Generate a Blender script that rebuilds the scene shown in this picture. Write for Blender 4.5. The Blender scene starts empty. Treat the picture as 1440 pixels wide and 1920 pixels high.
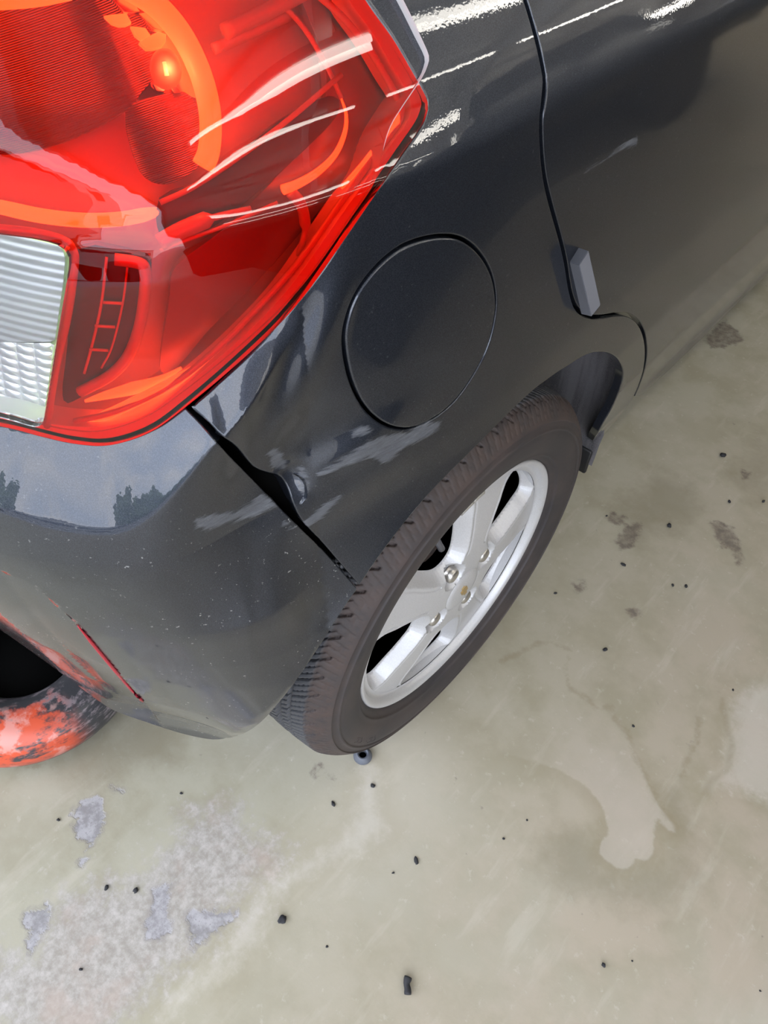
import bpy, bmesh, math, random
import numpy as np
from mathutils import Vector, Matrix
from mathutils.geometry import delaunay_2d_cdt

SC = bpy.context.scene
COL = SC.collection
rng = np.random.default_rng(7)
random.seed(7)

# ------------------------------------------------------------------ camera
CAMP = np.array([0.28208, -0.5263, 1.11357])
CAMR = np.array([[0.74659, 0.66392, 0.04263], [0.52694, -0.551, -0.64709], [-0.40613, 0.50557, -0.76122]])
FPX = 1430.15
cd = bpy.data.cameras.new('camera')
cam = bpy.data.objects.new('camera', cd)
COL.objects.link(cam)
M = Matrix(((CAMR[0][0], -CAMR[1][0], -CAMR[2][0], CAMP[0]),
            (CAMR[0][1], -CAMR[1][1], -CAMR[2][1], CAMP[1]),
            (CAMR[0][2], -CAMR[1][2], -CAMR[2][2], CAMP[2]),
            (0, 0, 0, 1)))
cam.matrix_world = M
cd.sensor_fit = 'VERTICAL'
cd.sensor_height = 36.0
cd.lens = FPX * 36.0 / 1920.0
cd.clip_start = 0.02
SC.camera = cam
vs = SC.view_settings
vs.view_transform = 'Standard'
vs.look = 'None'
vs.gamma = 1.0
vs.use_curve_mapping = False
vs.exposure = 0.33


# ------------------------------------------------------------------ node helpers
class NT:
    def __init__(self, tree):
        self.t = tree
        self.n = tree.nodes
        self.l = tree.links

    def node(self, typ, ins=None, **props):
        nd = self.n.new(typ)
        for k, v in props.items():
            setattr(nd, k, v)
        if ins:
            for k, v in ins.items():
                self.set(nd.inputs[k], v)
        return nd

    def set(self, sock, v):
        if isinstance(v, bpy.types.NodeSocket):
            self.l.new(v, sock)
        elif isinstance(v, (tuple, list)) and len(v) == 3 and sock.type == 'RGBA':
            sock.default_value = (*v, 1.0)
        else:
            sock.default_value = v

    def math(self, op, a, b=0.0, c=0.0, clamp=False):
        nd = self.node('ShaderNodeMath', operation=op, use_clamp=clamp)
        self.set(nd.inputs[0], a)
        self.set(nd.inputs[1], b)
        self.set(nd.inputs[2], c)
        return nd.outputs[0]

    def mix(self, f, a, b, blend='MIX'):
        nd = self.node('ShaderNodeMixRGB', blend_type=blend)
        self.set(nd.inputs[0], f)
        self.set(nd.inputs[1], a)
        self.set(nd.inputs[2], b)
        return nd.outputs[0]

    def ramp(self, v, lo, hi, a=0.0, b=1.0, smooth=True):
        nd = self.node('ShaderNodeMapRange', clamp=True, interpolation_type='SMOOTHSTEP' if smooth else 'LINEAR')
        self.set(nd.inputs[0], v)
        self.set(nd.inputs[1], lo)
        self.set(nd.inputs[2], hi)
        self.set(nd.inputs[3], a)
        self.set(nd.inputs[4], b)
        return nd.outputs[0]

    def coord(self):
        return self.node('ShaderNodeTexCoord').outputs['Object']

    def noise(self, vec, scale, detail=3.0, rough=0.55, dist=0.0):
        nd = self.node('ShaderNodeTexNoise', {'Vector': vec, 'Scale': scale, 'Detail': detail, 'Roughness': rough, 'Distortion': dist})
        return nd.outputs[0]

    def mapping(self, vec, scale=(1, 1, 1), rot=(0, 0, 0), loc=(0, 0, 0)):
        nd = self.node('ShaderNodeMapping', {'Vector': vec})
        nd.inputs['Scale'].default_value = scale
        nd.inputs['Rotation'].default_value = rot
        nd.inputs['Location'].default_value = loc
        return nd.outputs[0]

    def attr(self, name):
        return self.node('ShaderNodeAttribute', attribute_name=name).outputs['Fac']

    def bump(self, h, strength=0.3, dist=0.002):
        return self.node('ShaderNodeBump', {'Height': h, 'Strength': strength, 'Distance': dist}).outputs[0]


def newmat(name):
    m = bpy.data.materials.new(name)
    m.use_nodes = True
    m.node_tree.nodes.clear()
    nt = NT(m.node_tree)
    out = nt.node('ShaderNodeOutputMaterial')
    return m, nt, out


def principled(name, color, rough=0.5, metal=0.0, **extra):
    m, nt, out = newmat(name)
    p = nt.node('ShaderNodeBsdfPrincipled')
    nt.set(p.inputs['Base Color'], color)
    nt.set(p.inputs['Roughness'], rough)
    nt.set(p.inputs['Metallic'], metal)
    for k, v in extra.items():
        nt.set(p.inputs[k.replace('_', ' ')], v)
    nt.l.new(p.outputs[0], out.inputs[0])
    return m, nt, p


# ------------------------------------------------------------------ sky
w = bpy.data.worlds.new('sky')
SC.world = w
w.use_nodes = True
w.node_tree.nodes.clear()
nt = NT(w.node_tree)
g = nt.node('ShaderNodeTexCoord').outputs['Generated']
cl = nt.noise(nt.mapping(g, scale=(1.5, 1.5, 3.0)), 2.0, 5.0, 0.6)
skyc = nt.mix(nt.ramp(cl, 0.38, 0.66), (0.66, 0.75, 0.92), (0.96, 0.97, 1.0))
bg = nt.node('ShaderNodeBackground', {'Color': skyc, 'Strength': 4.2})
wo = nt.node('ShaderNodeOutputWorld')
nt.l.new(bg.outputs[0], wo.inputs[0])


# ------------------------------------------------------------------ object helpers
def tag(o, label=None, cat=None, group=None, kind=None):
    if label:
        o['label'] = label
    if cat:
        o['category'] = cat
    if group:
        o['group'] = group
    if kind:
        o['kind'] = kind
    return o


def mesh_obj(name, verts, faces, mat, parent=None, normals=None, attrs=None, smooth=True):
    me = bpy.data.meshes.new(name)
    me.from_pydata(np.asarray(verts, float).tolist(), [], [tuple(int(i) for i in f) for f in faces])
    if smooth:
        me.polygons.foreach_set('use_smooth', [True] * len(me.polygons))
    if attrs:
        for k, v in attrs.items():
            a = me.attributes.new(k, 'FLOAT', 'POINT')
            a.data.foreach_set('value', np.asarray(v, np.float32))
    me.update()
    if normals is not None:
        me.normals_split_custom_set_from_vertices(np.asarray(normals, float).tolist())
    if mat:
        me.materials.append(mat)
    o = bpy.data.objects.new(name, me)
    COL.objects.link(o)
    if parent:
        o.parent = parent
    return o


def bm_obj(name, bm, mat, parent=None, smooth=True):
    me = bpy.data.meshes.new(name)
    bm.normal_update()
    bm.to_mesh(me)
    bm.free()
    if smooth:
        me.polygons.foreach_set('use_smooth', [True] * len(me.polygons))
    if mat:
        me.materials.append(mat)
    o = bpy.data.objects.new(name, me)
    COL.objects.link(o)
    if parent:
        o.parent = parent
    return o


def empty(name, loc=(0, 0, 0), parent=None):
    o = bpy.data.objects.new(name, None)
    o.location = loc
    COL.objects.link(o)
    if parent:
        o.parent = parent
    return o


def add_box(bm, c, s, rz=0.0, bev=0.0):
    r = bmesh.ops.create_cube(bm, size=1.0)
    bmesh.ops.scale(bm, vec=s, verts=r['verts'])
    if bev:
        es = list({e for v in r['verts'] for e in v.link_edges})
        rb = bmesh.ops.bevel(bm, geom=es, offset=bev, segments=2, affect='EDGES', profile=0.5)
        vs_ = list({v for f in rb['faces'] for v in f.verts} | {v for v in r['verts'] if v.is_valid})
    else:
        vs_ = r['verts']
    bmesh.ops.rotate(bm, cent=(0, 0, 0), matrix=Matrix.Rotation(rz, 3, 'Z'), verts=vs_)
    bmesh.ops.translate(bm, vec=c, verts=vs_)
    return vs_


def catmull(pts, n=8, closed=False):
    p = np.asarray(pts, float)
    out = []
    N = len(p)
    segs = N if closed else N - 1
    for i in range(segs):
        if closed:
            a, b, c_, d_ = p[(i - 1) % N], p[i], p[(i + 1) % N], p[(i + 2) % N]
        else:
            b, c_ = p[i], p[i + 1]
            a = p[i - 1] if i > 0 else 2 * b - c_
            d_ = p[i + 2] if i + 2 < N else 2 * c_ - b
        for k in range(n):
            t = k / n
            out.append(0.5 * (2 * b + (c_ - a) * t + (2 * a - 5 * b + 4 * c_ - d_) * t * t + (3 * b - a - 3 * c_ + d_) * t ** 3))
    if not closed:
        out.append(p[-1])
    return np.array(out)


def resample(p, step, closed=False):
    p = np.asarray(p, float)
    if closed:
        p = np.vstack([p, p[:1]])
    seg = np.linalg.norm(np.diff(p, axis=0), axis=1)
    L = np.concatenate([[0], np.cumsum(seg)])
    n = max(2, int(round(L[-1] / step)))
    t = np.linspace(0, L[-1], n + 1)
    q = np.stack([np.interp(t, L, p[:, k]) for k in range(p.shape[1])], 1)
    return q[:-1] if closed else q


def in_poly(pts, poly):
    x, y = pts[:, 0], pts[:, 1]
    ins = np.zeros(len(pts), bool)
    n = len(poly)
    for i in range(n):
        x0, y0 = poly[i]
        x1, y1 = poly[(i + 1) % n]
        if y0 == y1:
            continue
        c_ = ((y0 > y) != (y1 > y)) & (x < (x1 - x0) * (y - y0) / (y1 - y0) + x0)
        ins ^= c_
    return ins


def seg_dist(pts, poly, closed=False):
    d = np.full(len(pts), 1e9)
    n = len(poly)
    for i in range(n if closed else n - 1):
        a = poly[i]
        b = poly[(i + 1) % n]
        ab = b - a
        t = np.clip(((pts - a) @ ab) / max(ab @ ab, 1e-12), 0, 1)
        d = np.minimum(d, np.linalg.norm(pts - (a + t[:, None] * ab), axis=1))
    return d


def sdf(pts, poly):
    """positive inside"""
    d = seg_dist(pts, poly, True)
    return np.where(in_poly(pts, poly), d, -d)


def sweep(pts, radius, nseg=10, cap=True, closed=False):
    p = np.asarray(pts, float)
    n = len(p)
    rad = np.broadcast_to(np.asarray(radius, float), (n,))
    if closed:
        tan = np.roll(p, -1, 0) - np.roll(p, 1, 0)
    else:
        tan = np.gradient(p, axis=0)
    tan /= np.linalg.norm(tan, axis=1)[:, None] + 1e-12
    up = np.array([0.13, 0.21, 0.97])
    verts, faces = [], []
    nrm = np.cross(tan[0], up)
    nrm /= np.linalg.norm(nrm)
    for i in range(n):
        nrm = nrm - tan[i] * (nrm @ tan[i])
        nrm /= np.linalg.norm(nrm)
        b = np.cross(tan[i], nrm)
        for k in range(nseg):
            a = 2 * math.pi * k / nseg
            verts.append(p[i] + rad[i] * (math.cos(a) * nrm + math.sin(a) * b))
    m = n if closed else n - 1
    for i in range(m):
        j = (i + 1) % n
        for k in range(nseg):
            l = (k + 1) % nseg
            faces.append((i * nseg + k, i * nseg + l, j * nseg + l, j * nseg + k))
    if cap and not closed:
        faces.append(tuple(range(nseg))[::-1])
        faces.append(tuple((n - 1) * nseg + k for k in range(nseg)))
    return verts, faces


# ------------------------------------------------------------------ rays of the photograph
def rays(px):
    px = np.atleast_2d(np.asarray(px, float))
    q = np.stack([(px[:, 0] - 720) / FPX, (px[:, 1] - 960) / FPX, np.ones(len(px))], 1)
    return q @ CAMR


def floor_pt(px, z=0.0):
    r = rays(px)
    return CAMP + r * ((z - CAMP[2]) / r[:, 2])[:, None]


def wheel_pt(px, x=0.0):
    r = rays(px)
    return CAMP + r * ((x - CAMP[0]) / r[:, 0])[:, None]


# ------------------------------------------------------------------ body surface: radius over (s, z)
ZT = np.linspace(0.0, 1.6, 1601)


def table(k, v, sig):
    t = np.interp(ZT, k, v)
    kk = np.exp(-0.5 * (np.arange(-60, 61) / sig) ** 2)
    kk /= kk.sum()
    return np.convolve(np.pad(t, 60, mode='edge'), kk, 'valid')


HS = table([.18, .25, .30, .36, .45, .55, .65, .75, .85, .885, .93, 1.0, 1.1, 1.3],
           [-.05, -.03, -.012, .004, .017, .022, .018, .008, -.004, -.008, -.031, -.073, -.138, -.28], 4)
HR = table([.2, .73, .85, .98, 1.1, 1.3], [0, 0, -.01, -.035, -.07, -.15], 12)


def lookup(T, z):
    return np.interp(z, ZT, T)


def base_rho(s, z):
    phi = np.where(s < 0, -s / .5, 0)
    a = .5 + lookup(HS, z)
    b = .47 + lookup(HR, z)
    rho = ((np.abs(np.cos(phi)) / a) ** 3 + (np.sin(phi) / b) ** 3) ** (-1 / 3)
    return rho, phi, a


def P(s, z, off=0.0, disp=None):
    s = np.asarray(s, float)
    z = np.asarray(z, float)
    rho, phi, a = base_rho(s, z)
    D = off + (disp(s, z) if disp else 0.0)
    x = -.5 + np.where(s < 0, (rho + D) * np.cos(phi), a + D)
    y = np.where(s < 0, -(rho + D) * np.sin(phi), s)
    return np.stack([x, y, np.broadcast_to(z, x.shape)], -1)


def N(s, z, off=0.0, disp=None):
    e = 4e-4
    ds = P(s + e, z, off, disp) - P(s - e, z, off, disp)
    dz = P(s, z + e, off, disp) - P(s, z - e, off, disp)
    n = np.cross(ds, dz)
    return n / (np.linalg.norm(n, axis=-1)[..., None] + 1e-12)


def to_sz(px, off=0.0, disp=None):
    """where the sight line of each pixel meets the body surface, as (s, z)"""
    r = rays(px)
    off = np.broadcast_to(np.asarray(off, float), (len(r),))
    t = np.linspace(.25, 3.2, 1500)

    def F(p, o):
        X = p[..., 0] + .5
        y = p[..., 1]
        z = p[..., 2]
        phi = np.arctan2(np.maximum(-y, 0), np.maximum(X, 1e-4))
        phi = np.clip(phi, 0, 1.57)
        s = np.where(y < 0, -.5 * phi, y)
        rho, _, a = base_rho(s, z)
        rad = np.where(y < 0, np.hypot(X, y), X)
        D = o + (disp(s, z) if disp else 0.0)
        return rad - np.where(y < 0, rho, a) - D, s

    out = []
    for i in range(len(r)):
        p = CAMP + t[:, None] * r[i]
        f, s = F(p, off[i])
        ok = np.where(f < 0)[0]
        if len(ok):
            j = max(ok[0], 1)
            t0, t1 = t[j - 1], t[j]
            for _ in range(18):
                tm = .5 * (t0 + t1)
                fm, _s = F((CAMP + tm * r[i])[None], off[i])
                if fm[0] < 0:
                    t1 = tm
                else:
                    t0 = tm
            pm = (CAMP + t1 * r[i])[None]
            _, s1 = F(pm, off[i])
            out.append((s1[0], pm[0, 2]))
        else:
            j = int(np.argmin(f))
            out.append((s[j], p[j, 2]))
    return np.array(out)


# edges traced along the lamp and the shoulder under it
LAMP_LOW = [(-160, 770), (0, 796), (80, 816), (140, 829), (205, 832), (280, 808), (345, 762), (450, 672), (550, 572), (650, 432), (750, 290), (788, 235), (800, 205)]
LAMP_UP = [(800, 205), (797, 180), (770, 130), (735, 70), (700, 22), (672, -20)]
lamp_low_sz = to_sz(catmull(LAMP_LOW, 8))
CREASE = [(-160, 905), (0, 958), (110, 992), (217, 998), (285, 965), (343, 906), (400, 836), (424, 818), (469, 765), (504, 713), (530, 668), (556, 620), (566, 585)]
CR_D = np.array([.031, .031, .031, .031, .031, .030, .028, .0255, .0205, .0135, .0072, .0026, .0003])
_cd = catmull(np.c_[np.array(CREASE, float), CR_D * 1e4], 8)
CR_D = _cd[:, 2] * 1e-4
crease_sz = to_sz(_cd[:, :2], CR_D)


def mono(tab):
    o = np.argsort(tab[:, 0])
    return tab[o]


_ll = mono(lamp_low_sz)
_cr = mono(np.c_[crease_sz, CR_D])


def smax(x, k):
    return 0.5 * (x + np.sqrt(x * x + k * k))


ARCH_C = (0.0, 0.278)


def px_blob(px, rad, off=0.0):
    return to_sz([px], off)[0], rad


RECESS = None
DENTS = []      # (s, z, radius_s, radius_z, angle, depth, power)


def shelf(s, z):
    zl = np.interp(s, _ll[:, 0], _ll[:, 1])
    zc = np.interp(s, _cr[:, 0], _cr[:, 1])
    D = np.interp(s, _cr[:, 0], _cr[:, 2], left=.031, right=0.0)
    h = np.maximum(zl - zc, .012)
    t = (zl - z) / h
    rampv = smax(t, .02) - smax(t - 1, .0022 / h)
    face = np.clip((zc - z), 0, 1)
    k = D / .031
    d = D * rampv + k * .008 * (1 - np.exp(-face / .05))
    g = np.clip((s + .37) / .10, 0, 1)
    g = g * g * (3 - 2 * g) * np.clip((z - .56) / .10, 0, 1)
    d = d * (1 - g + g * np.exp(-face / .06))
    d = d - k * .055 * np.clip((.66 - z) / .34, 0, 1.3) ** 1.25 * (.3 + .7 / (1 + np.exp((s + .33) / .035)))
    return d


def body_disp(s, z):
    d = shelf(s, z)
    if RECESS is not None:
        sh = np.shape(s)
        q = np.stack([np.ravel(s), np.ravel(np.broadcast_to(z, sh))], 1)
        k = np.where((q[:, 0] < -.2) & (q[:, 1] < .72))[0]
        if len(k):
            dd = np.zeros(len(q))
            u = np.clip(sdf(q[k], RECESS) / .007, 0, 1)
            dd[k] = .007 * u * u * (3 - 2 * u) * np.interp(q[k, 0], [-.50, -.46], [.3, 1]) * np.clip((np.linalg.norm(q[k] - RECESS_END, axis=1) - .012) / .05, 0, 1)
            d = d - dd.reshape(sh)
    rho, phi, a = base_rho(s, z)
    y = np.where(s < 0, -rho * np.sin(phi), s)
    r = np.hypot(y - ARCH_C[0], z - ARCH_C[1])
    wgt = 1 / (1 + np.exp((s - .06) / .06))
    d = d + .022 * wgt * np.exp(-np.clip(r - .33, 0, 1) / .05) * np.interp(z, [.5, .62], [1, .4])
    d = d + .010 * np.clip((s - .33) / .25, 0, 1) * np.exp(-((z - .335) / .035) ** 2)
    for (s0, z0, rs, rz, ang, dep, pw) in DENTS:
        ca, sa = math.cos(ang), math.sin(ang)
        u = (ca * (s - s0) + sa * (z - z0)) / rs
        v = (-sa * (s - s0) + ca * (z - z0)) / rz
        d = d - dep * np.exp(-(u * u + v * v) ** pw)
    return d


ridge_sz = to_sz([(-300, 110), (0, 238), (150, 303), (300, 366), (297, 470), (294, 560), (288, 680)])


def lens_disp(s, z):
    q = np.stack([np.ravel(s), np.ravel(z)], 1)
    d1 = seg_dist(q, ridge_sz[:4]).reshape(np.shape(s))
    d2 = seg_dist(q, ridge_sz[3:]).reshape(np.shape(s))
    d = .012 * np.exp(-smax(d1 - .002, .003) / .05)
    taper = np.interp(z, [ridge_sz[-1, 1], ridge_sz[3, 1]], [0, 1])
    d = np.maximum(d, (.012 + .005 * (1 - taper)) * np.exp(-smax(d2 - .002, .003) / (.05 + .03 * (1 - taper))) * np.minimum(1, taper * 1.6))
    return d + .002


def cdt_fill(loops, step, edge_step, refine=None):
    """triangulate inside loops[0] minus loops[1:] with an even scatter of inner points"""
    outer = loops[0]
    lo, hi = outer.min(0), outer.max(0)
    gs = np.arange(lo[0], hi[0], step)
    gz = np.arange(lo[1], hi[1], step * .97)
    gx, gy = np.meshgrid(gs, gz)
    gx = gx + (np.arange(gx.shape[0]) % 2)[:, None] * step * .5
    pts = np.stack([gx.ravel(), gy.ravel()], 1)
    if refine is not None:
        (rlo, rhi, rstep) = refine
        fx, fy = np.meshgrid(np.arange(rlo[0], rhi[0], rstep), np.arange(rlo[1], rhi[1], rstep * .97))
        fx = fx + (np.arange(fx.shape[0]) % 2)[:, None] * rstep * .5
        inr = (pts[:, 0] > rlo[0] - step * .4) & (pts[:, 0] < rhi[0]) & (pts[:, 1] > rlo[1] - step * .4) & (pts[:, 1] < rhi[1])
        pts = np.vstack([pts[~inr], np.stack([fx.ravel(), fy.ravel()], 1)])
    pts = pts + rng.normal(0, step * .01, pts.shape)
    keep = in_poly(pts, outer)
    for h in loops[1:]:
        keep &= ~in_poly(pts, h)
    pts = pts[keep]
    for lp in loops:
        pts = pts[seg_dist(pts, lp, True) > edge_step * .6]
    allp = np.vstack(loops + [pts])
    edges = []
    base = 0
    for lp in loops:
        n = len(lp)
        edges += [(base + i, base + (i + 1) % n) for i in range(n)]
        base += n
    v2, e2, f2, ov, oe, of = delaunay_2d_cdt([Vector(p) for p in allp], edges, [], 0, 1e-7)
    v2 = np.array([(v.x, v.y) for v in v2])
    f2 = np.array([f for f in f2 if len(f) == 3])
    cen = v2[f2].mean(1)
    ok = in_poly(cen, outer)
    for h in loops[1:]:
        ok &= ~in_poly(cen, h)
    f2 = f2[ok]
    a_, b_, c_ = v2[f2[:, 0]], v2[f2[:, 1]], v2[f2[:, 2]]
    cr = (b_[:, 0] - a_[:, 0]) * (c_[:, 1] - a_[:, 1]) - (b_[:, 1] - a_[:, 1]) * (c_[:, 0] - a_[:, 0])
    f2[cr < 0] = f2[cr < 0][:, ::-1]
    return v2, f2


def panel(name, poly, mat, parent, disp=None, off=0.0, step=.006, inset=.0, holes=(), flange=.012, attrs=None, edge_step=.004, refine=None, bulge=.0006):
    """poly: closed outline in (s, z); makes a panel of the body surface with rolled edges"""
    def prep(pl, sgn):
        q = resample(pl, edge_step, True)
        area = 0.5 * np.sum(q[:, 0] * np.roll(q[:, 1], -1) - np.roll(q[:, 0], -1) * q[:, 1])
        if area < 0:
            q = q[::-1]
        tan = np.roll(q, -1, 0) - np.roll(q, 1, 0)
        tan /= np.linalg.norm(tan, axis=1)[:, None] + 1e-12
        nin = np.stack([-tan[:, 1], tan[:, 0]], 1)
        return q + nin * inset * sgn
    outer = prep(poly, 1)
    loops = [outer] + [prep(h, -1) for h in holes]
    v2, f2 = cdt_fill(loops, step, edge_step, refine)
    V = P(v2[:, 0], v2[:, 1], off, disp)
    NN = N(v2[:, 0], v2[:, 1], off, disp)
    faces = [tuple(f) for f in f2]
    verts = [V]
    norms = [NN]
    sz = [v2]
    cnt = len(V)
    if flange:
        for li, lp in enumerate(loops):
            n = len(lp)
            p0 = P(lp[:, 0], lp[:, 1], off, disp)
            n0 = N(lp[:, 0], lp[:, 1], off, disp)
            tan = np.roll(p0, -1, 0) - np.roll(p0, 1, 0)
            tan /= np.linalg.norm(tan, axis=1)[:, None] + 1e-12
            o0 = np.cross(tan, n0)
            if li:
                o0 = -o0
            h = n0 + o0
            bulge_ = bulge(lp)[:, None] if callable(bulge) else bulge
            h /= np.linalg.norm(h, axis=1)[:, None]
            r1 = p0 + o0 * bulge_ * .7 - n0 * bulge_ * .3
            r2 = p0 + o0 * bulge_ - n0 * bulge_
            r3 = p0 + o0 * bulge_ - n0 * flange
            verts += [p0, r1, r2, r3]
            norms += [n0, h, o0, o0] if flange > 0 else [n0, -o0, -o0, -o0]
            sz += [lp] * 4
            for k in range(3):
                A = cnt + k * n
                B = cnt + (k + 1) * n
                for i in range(n):
                    j = (i + 1) % n
                    q = (A + j, A + i, B + i, B + j)
                    faces.append(q[::-1] if li else q)
            cnt += 4 * n
    V = np.vstack(verts)
    NN = np.vstack(norms)
    S = np.vstack(sz)
    at = {k: f(S) for k, f in attrs.items()} if attrs else None
    return mesh_obj(name, V, faces, mat, parent, NN, at)


# ------------------------------------------------------------------ materials
def make_paint():
    m, nt, out = newmat('grey_metallic_paint')
    co = nt.coord()
    p = nt.node('ShaderNodeBsdfPrincipled')
    flake = nt.noise(co, 1400.0, 1.0, 0.5)
    col = nt.mix(nt.ramp(flake, .35, .7), (.021, .0255, .037), (.041, .048, .066))
    sc = nt.attr('scuff')
    stre = nt.noise(nt.mapping(co, scale=(90, 22, 260), rot=(.18, 0, 0)), 1.0, 5.0, .7)
    fine = nt.noise(nt.mapping(co, scale=(300, 90, 800), rot=(.18, 0, 0)), 1.0, 4.0, .7)
    mk = nt.ramp(nt.math('ADD', sc, nt.math('MULTIPLY', nt.math('SUBTRACT', stre, .5), .016)), 0.0, .0035)
    amt = nt.math('MULTIPLY', mk, nt.ramp(nt.math('ADD', nt.math('MULTIPLY', stre, .5), nt.math('MULTIPLY', fine, .5)), .30, .70, .45, .95))
    col = nt.mix(nt.math('MULTIPLY', amt, .62), col, (.20, .21, .235))
    dust = nt.noise(co, 260.0, 2.0, .6)
    dsel = nt.noise(co, 14.0, 2.0, .5)
    dm = nt.math('MULTIPLY', nt.ramp(dust, .665, .73), nt.ramp(dsel, .40, .6))
    dm = nt.math('MULTIPLY', dm, nt.attr('dust'))
    col = nt.mix(nt.math('MULTIPLY', dm, .55), col, (.55, .55, .55))
    dirt = nt.math('MAXIMUM', amt, dm)
    nt.set(p.inputs['Base Color'], col)
    nt.set(p.inputs['Metallic'], nt.math('SUBTRACT', .75, nt.math('MULTIPLY', dirt, .6)))
    nt.set(p.inputs['Roughness'], nt.math('ADD', .44, nt.math('MULTIPLY', dirt, .22)))
    nt.set(p.inputs['Coat Weight'], nt.math('SUBTRACT', 1.0, nt.math('MULTIPLY', dirt, .8)))
    nt.set(p.inputs['Coat Roughness'], nt.math('ADD', .015, nt.math('MULTIPLY', dirt, .3)))
    p.inputs['Coat IOR'].default_value = 1.55
    b1 = nt.bump(nt.math('MULTIPLY', fine, mk), .5, .0012)
    peel = nt.bump(nt.noise(co, 420.0, 1.0, .5), .03, .0004)
    nt.l.new(b1, p.inputs['Normal'])
    nt.l.new(peel, p.inputs['Coat Normal'])
    nt.l.new(p.outputs[0], out.inputs[0])
    return m


PAINT = make_paint()
BLACK = principled('black_plastic', (.012, .012, .013), .5)[0]
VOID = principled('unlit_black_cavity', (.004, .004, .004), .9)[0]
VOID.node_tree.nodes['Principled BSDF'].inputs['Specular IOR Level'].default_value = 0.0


def make_lens(name, tint):
    m, nt, out = newmat(name)
    fr = nt.node('ShaderNodeFresnel', {'IOR': 1.52}).outputs[0]
    tr = nt.node('ShaderNodeBsdfTransparent', {'Color': tint}).outputs[0]
    gl = nt.node('ShaderNodeBsdfGlossy', {'Color': (1, 1, 1), 'Roughness': 0.0}).outputs[0]
    mx = nt.node('ShaderNodeMixShader', {0: fr, 1: tr, 2: gl})
    nt.l.new(mx.outputs[0], out.inputs[0])
    return m


RED_LENS = make_lens('red_lens_plastic', (.92, .0145, .006))
CLEAR_LENS = make_lens('clear_lens_plastic', (.93, .94, .95))


def emis(name, col, strength, rough=.3):
    m, nt, p = principled(name, (.8, .75, .7), rough)
    nt.set(p.inputs['Emission Color'], col)
    nt.set(p.inputs['Emission Strength'], strength)
    return m


CHROME = principled('lamp_chrome', (.82, .82, .82), .22, 1.0)[0]
SATIN = principled('lamp_satin_reflector', (.62, .62, .62), .4, .1)[0]
LAMPWHITE = principled('lamp_white_reflector', (.68, .68, .68), .35, .2)[0]
LAMPDARK = principled('lamp_dark_bezel', (.09, .09, .09), .3, .2)[0]
SIDEREF = principled('lamp_grey_side_reflector', (.30, .295, .295), .3, .4)[0]
GUIDE = emis('guide_glow_highlight', (.55, 1, .4), 9.0)  # emission stands in for the strong light the plastic ring catches
FILAMENT = emis('lit_bulb', (1, .9, .6), 40.0)
BULBGLOW = emis('lit_bulb_glass', (1, .9, .6), 2.2)


def ribbed(name, base, rough, strength):
    m, nt, p = principled(name, base, rough, .6)
    ph = nt.attr('phase')
    h = nt.math('SINE', ph)
    nt.l.new(nt.bump(h, strength, .0012), p.inputs['Normal'])
    return m


RIBRED = ribbed('ribbed_inner_lens', (.30, .24, .24), .10, .6)
RIBCLEAR = ribbed('fluted_reflector', (.46, .455, .47), .35, .28)


def make_beads():
    m, nt, p = principled('beaded_optic', (.80, .80, .83), .2, .6)
    a = nt.math('ABSOLUTE', nt.math('SINE', nt.math('MULTIPLY', nt.attr('phase'), .5)))
    b = nt.math('ABSOLUTE', nt.math('SINE', nt.math('MULTIPLY', nt.attr('phase_b'), .5)))
    nt.l.new(nt.bump(nt.math('MULTIPLY', a, b), .7, .003), p.inputs['Normal'])
    return m


BEADS = make_beads()


def make_rubber():
    m, nt, out = newmat('dusty_tyre_rubber')
    co = nt.coord()
    n1 = nt.noise(co, 9.0, 5.0, .6)
    n2 = nt.noise(nt.mapping(co, scale=(60, 12, 12)), 1.0, 4.0, .6)
    br = nt.ramp(nt.math('ADD', nt.math('MULTIPLY', n1, .6), nt.math('MULTIPLY', n2, .4)), .4, .66)
    col = nt.mix(br, (.034, .030, .032), (.056, .044, .042))
    sh = nt.attr('shoulder')
    nn = nt.noise(co, 38.0, 4.0, .7)
    col = nt.mix(nt.math('MULTIPLY', sh, nt.ramp(nn, .35, .65, .15, .8)), col, (.070, .046, .039))
    tr = nt.attr('tread')
    col = nt.mix(tr, col, (.060, .062, .070))
    p = nt.node('ShaderNodeBsdfPrincipled')
    nt.set(p.inputs['Base Color'], col)
    nt.set(p.inputs['Roughness'], nt.math('SUBTRACT', .62, nt.math('MULTIPLY', tr, .14)))
    nt.l.new(nt.bump(nt.noise(co, 190.0, 3.0, .6), .12, .001), p.inputs['Normal'])
    nt.l.new(p.outputs[0], out.inputs[0])
    return m


RUBBER = make_rubber()


def make_alloy():
    m, nt, out = newmat('silver_alloy_paint')
    co = nt.coord()
    n = nt.noise(co, 900.0, 1.0, .5)
    gr = nt.noise(co, 30.0, 5.0, .65)
    col = nt.mix(nt.ramp(n, .3, .7), (.55, .55, .565), (.62, .62, .635))
    col = nt.mix(nt.ramp(gr, .60, .74, 0, .35), col, (.42, .39, .35))
    p = nt.node('ShaderNodeBsdfPrincipled', {'Metallic': .35, 'Roughness': .46, 'Coat Weight': .35, 'Coat Roughness': .15})
    nt.set(p.inputs['Base Color'], col)
    nt.l.new(p.outputs[0], out.inputs[0])
    return m


ALLOY = make_alloy()
BARREL = principled('inner_rim_metal', (.30, .29, .29), .5, .6)[0]
STEEL = principled('steel_nut', (.55, .53, .50), .3, .9)[0]


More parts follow.
